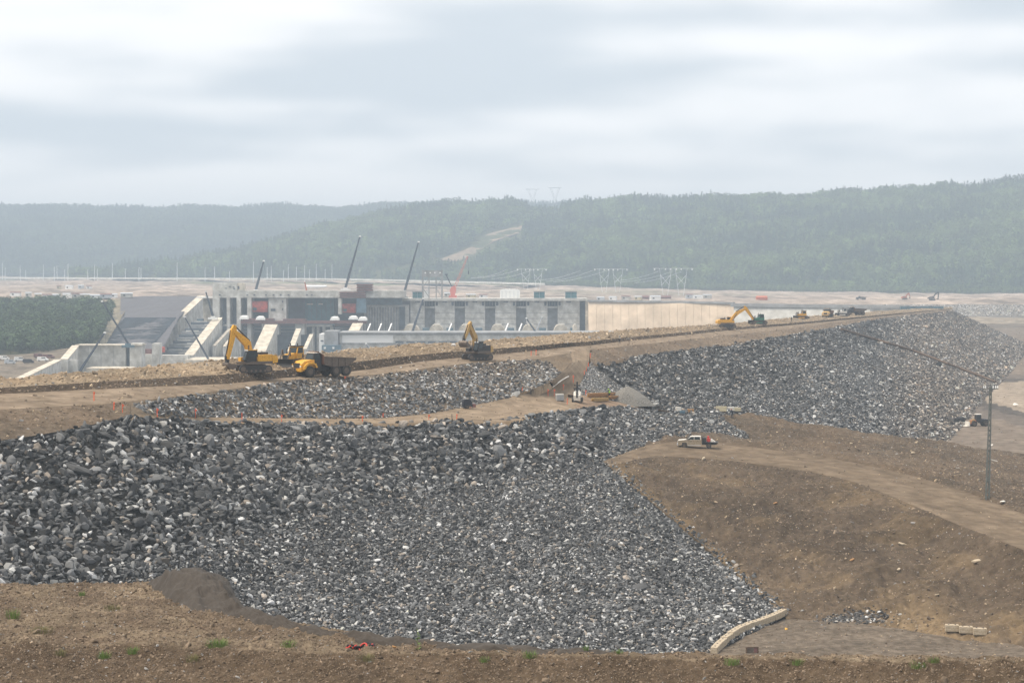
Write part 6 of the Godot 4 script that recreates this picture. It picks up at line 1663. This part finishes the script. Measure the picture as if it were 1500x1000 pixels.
	for k in 12: hz.append(ground(lerpf(790, 833, k / 11.0), lerpf(578, 553, k / 11.0) + 1.5 * sin(k * 0.5)) + Vector3(0, 0.1, 0) - t.position)
	mb = MB.new()
	for k in 11: mb.tube(hz[k], hz[k + 1], 0.11, 0.11, 6)
	part("hose", mb, M.white_paint, t)
	# concrete blocks
	var arc := [[1046, 957], [1053, 950], [1061, 942.5], [1070, 935], [1079, 928], [1089, 923.5], [1100, 919.5], [1111, 916], [1122, 912], [1132, 908], [1142, 903.5], [1149, 899.5]]
	for k in arc.size() - 1:
		var A := ground(arc[k][0], arc[k][1]); var B := ground(arc[k + 1][0], arc[k + 1][1])
		block((A + B) / 2 - Vector3(0, 0.05, 0), rad_to_deg(atan2(-(B.z - A.z), B.x - A.x)), "%s tan concrete block in the curved row beside the riprap" % ["nearest", "second nearest", "third nearest", "fourth nearest", "fifth nearest", "middle", "sixth farthest", "fifth farthest", "fourth farthest", "third farthest", "farthest"][k] if k != 9 else "second farthest tan concrete block in the curved row beside the riprap", "curved row of concrete blocks", maxf(0.9, A.distance_to(B) - 0.06))
	for k in 3:
		var A := ground(1395 + k * 20.5, 924 + k * 2.6)
		block(A, -7, ["first concrete block of the short row on the pit floor", "middle concrete block of the short row on the pit floor", "last concrete block of the short row on the pit floor"][k], "short row of concrete blocks", 1.5)
	# odd things on the pit floor
	t = thing("barrier_frame", ground(1102, 957), 8, "small dark barrier with a red panel on the pit floor", "barrier")
	mb = MB.new(); mb.box(Vector3(-0.62, 0.35, 0), Vector3(0.12, 0.75, 0.3)); mb.box(Vector3(0.62, 0.35, 0), Vector3(0.12, 0.75, 0.3)); mb.box(Vector3(0, 0.68, 0), Vector3(1.3, 0.12, 0.2)); part("frame", mb, M.timber_dark, t)
	mb = MB.new(); mb.box(Vector3(-0.2, 0.34, 0.02), Vector3(0.7, 0.5, 0.08)); part("dark_panel", mb, M.worn_steel, t)
	mb = MB.new(); mb.box(Vector3(0.38, 0.36, 0.02), Vector3(0.36, 0.52, 0.1)); part("red_panel", mb, M.rust_form, t)
	for a in [[1152, 922, "amber", 0.42, "yellow lump lying on the pit floor near the block row"], [1044, 751, "block_stone", 0.7, ""], [1031, 673, "block_stone", 0.85, "tan boulder at the road edge below the pickup"], [1137, 738, "timber", 0.6, "orange brown boulder on the embankment slope"], [1154, 808, "block_stone", 0.5, "small pale boulder on the middle of the embankment"], [1323, 799, "block_stone", 0.9, "largest pale boulder half buried in the embankment"], [1248, 821, "timber", 0.6, "brown boulder low on the embankment slope"], [1317, 835, "block_stone", 0.6, "small tan boulder low on the embankment slope"], [1430, 824, "block_stone", 0.9, "tan boulder on the embankment toward the right edge"], [1337, 664, "block_stone", 0.7, "tan boulder on the mound above the haul road"], [1247, 650, "block_stone", 0.5, "small boulder on the mound behind the pickup road"], [1105, 740, "block_stone", 0.4, "little pale stone near the orange boulder"], [1373, 872, "block_stone", 0.5, "pale stone at the foot of the embankment"], [1470, 737, "white_paint", 0.9, "white sack lying behind the haul road berm"], [1453, 653, "white_paint", 0.8, "white sack in the lower yard beside the pole"], [1487, 594, "white_paint", 1.6, "pale heap beside the curving yard track"]]:
		if a[4] == "": continue
		o = part("boulder" if a[2] != "white_paint" else "white_sack", stones[int(a[0]) % 5], M[a[2]], self)
		o.position = ground(a[0], a[1]) + Vector3(0, a[3] * 0.22, 0); o.scale = Vector3(a[3] * 1.5, a[3], a[3] * 1.1); o.rotation_degrees.y = rng.randf() * 360
		tag(o, a[4], "boulder" if a[2] != "white_paint" else "sack")
	# dark rubble spilled on the floor
	tr = []; co = []
	for k in 420:
		var u := 1262.0 + rng.randfn() * 22; var v := 904.0 + rng.randfn() * 5 - (u - 1262) * 0.02
		if k % 3 == 0: u = 1225 + rng.randfn() * 12; v = 908 + rng.randfn() * 2
		var g := ground(u, v)
		tr.append(Transform3D(stone_basis(rng.randf_range(0.2, 0.6)), g)); co.append(rock_colour(0.2, 1.0))
	var rub := multi("rubble", stones[0], tr, co, M.stone, self)
	tag(rub, "patch of dark broken rock on the pit floor below the embankment", "rubble", "", "stuff")
	# near bank: tangle of hose, twig, plants
	t = thing("hose_tangle", ground(526, 951), 0, "tangled heap of black and red hose on the near bank", "hose")
	for c in 7:
		var cc := Vector3(lerpf(-0.5, 0.5, c / 6.0) + rng.randf_range(-0.1, 0.1), 0.12, rng.randf_range(-0.1, 0.1))
		var rad := rng.randf_range(0.1, 0.2)
		var bs := Basis(Vector3(rng.randfn(), rng.randfn() * 0.4, rng.randfn()).normalized(), rng.randf_range(0.4, 1.6))
		mb = MB.new()
		for k in 14: mb.tube(cc + bs * (Vector3(cos(TAU * k / 14), 0, sin(TAU * k / 14)) * rad), cc + bs * (Vector3(cos(TAU * (k + 1) / 14), 0, sin(TAU * (k + 1) / 14)) * rad), 0.035, 0.035, 5)
		part("hose_coil", mb, M.red if c in [0, 2, 4] else M.cloth_dark, t)
	for k in 10:
		mb = MB.new(); mb.cbox(Vector3(rng.randf_range(-0.6, 0.6), rng.randf_range(0.03, 0.22), rng.randf_range(-0.12, 0.12)), Vector3(0.12, 0.1, 0.1), 0.02, Basis(Vector3.UP, rng.randf() * 3)); part("fitting", mb, M.cloth_dark if k % 4 else M.red, t)
	t = thing("twig", ground(247, 901), 0, "long thin dark twig lying on the near ledge", "twig")
	var tw := [[247, 901], [258, 903], [270, 904.5], [277, 909], [284, 914], [293, 919], [303, 924], [313, 931], [322, 938], [328, 943]]
	mb = MB.new()
	for k in tw.size() - 1: mb.tube(ground(tw[k][0], tw[k][1]) + Vector3(0, 0.04, 0) - t.position, ground(tw[k + 1][0], tw[k + 1][1]) + Vector3(0, 0.04, 0) - t.position, 0.02, 0.018, 5)
	part("stem", mb, M.timber_dark, t)
	o = part("boulder", stones[3], M.timber, self); o.position = ground(578, 950) + Vector3(0, 0.08, 0); o.scale = Vector3(0.26, 0.24, 0.22)
	tag(o, "small rounded tan stone on the near bank beside the hose tangle", "boulder")
	var gm := mat("grass_green", Color(0.12, 0.19, 0.04), 0.85); gm.backlight = lin(0.1, 0.15, 0.03)
	var gd := mat("grass_dry", Color(0.16, 0.15, 0.06), 0.9)
	for a in [[318, 946, 240, 0.36, 1.1, gm, "widest green grass tuft, below the twig"], [422, 946, 150, 0.32, 0.7, gm, "green grass tuft between the twig and the hose tangle"], [152, 965, 130, 0.4, 0.6, gm, "green grass tuft low on the bank face, left of two"], [194, 956, 130, 0.32, 0.6, gm, "green grass tuft at the bank lip, right of two"], [88, 960, 110, 0.36, 0.5, gd, "dry grass tuft on the bank face"], [282, 968, 110, 0.4, 0.6, gd, "dark grass tuft on the bank face below the green tuft"], [536, 966, 110, 0.3, 0.8, gd, "dry pale grass tuft under the hose tangle"], [710, 968, 90, 0.25, 0.5, gm, "little grass tuft on the lip past the tall weed"], [776, 962, 130, 0.35, 0.7, gm, "green grass tuft on the lip at the middle"], [858, 951, 60, 0.25, 0.4, gm, "small green grass tuft before the riprap foot"], [905, 957, 70, 0.25, 0.5, gm, "small grass tuft before the riprap near the block row"], [1072, 972, 130, 0.3, 0.7, gm, "green grass tuft on the lip under the block row"], [1168, 972, 110, 0.28, 0.6, gm, "green grass tuft on the lip right of the block row"], [1346, 977, 140, 0.34, 0.8, gm, "green grass tuft on the bank near the short block row"], [1368, 969, 100, 0.3, 0.5, gm, "smaller grass tuft on the lip near the short block row"], [18, 906, 130, 0.55, 0.7, gm, "tall yellowish plant clump at the left edge of the ledge"], [120, 872, 70, 0.3, 0.4, gm, "small green sprig at the back of the ledge"], [165, 893, 120, 0.35, 0.9, gd, "sparse yellow green growth on the ledge"], [60, 925, 150, 0.3, 1.2, gd, "spread of yellow green weeds on the left ledge"]]:
		tuft("grass_tuft", ground(a[0], a[1]), a[2], a[3], a[4], a[5], a[6])
	t = thing("tall_weed", ground(611, 953), 0, "tall thin leafy weed standing at the riprap foot", "plant")
	mb = MB.new(); mb.tube(Vector3.ZERO, Vector3(0.04, 0.55, 0), 0.012, 0.008, 5); mb.tube(Vector3(0.04, 0.55, 0), Vector3(-0.03, 1.02, 0), 0.008, 0.004, 5); part("stem", mb, gd, t)
	for k in 34:
		var f := rng.randf(); var a := rng.randf() * TAU
		var p := Vector3(0.02, f * 1.0, 0); var q := p + Vector3(cos(a), rng.randf_range(-0.2, 0.6), sin(a)) * lerpf(0.26, 0.06, f)
		var sd := Vector3(-sin(a), 0, cos(a)) * 0.03
		mb = MB.new(); mb.tri(p, (p + q) / 2 + sd, q); mb.tri(p, q, (p + q) / 2 - sd + Vector3(0, 0.01, 0)); part("leaf", mb, gm, t)
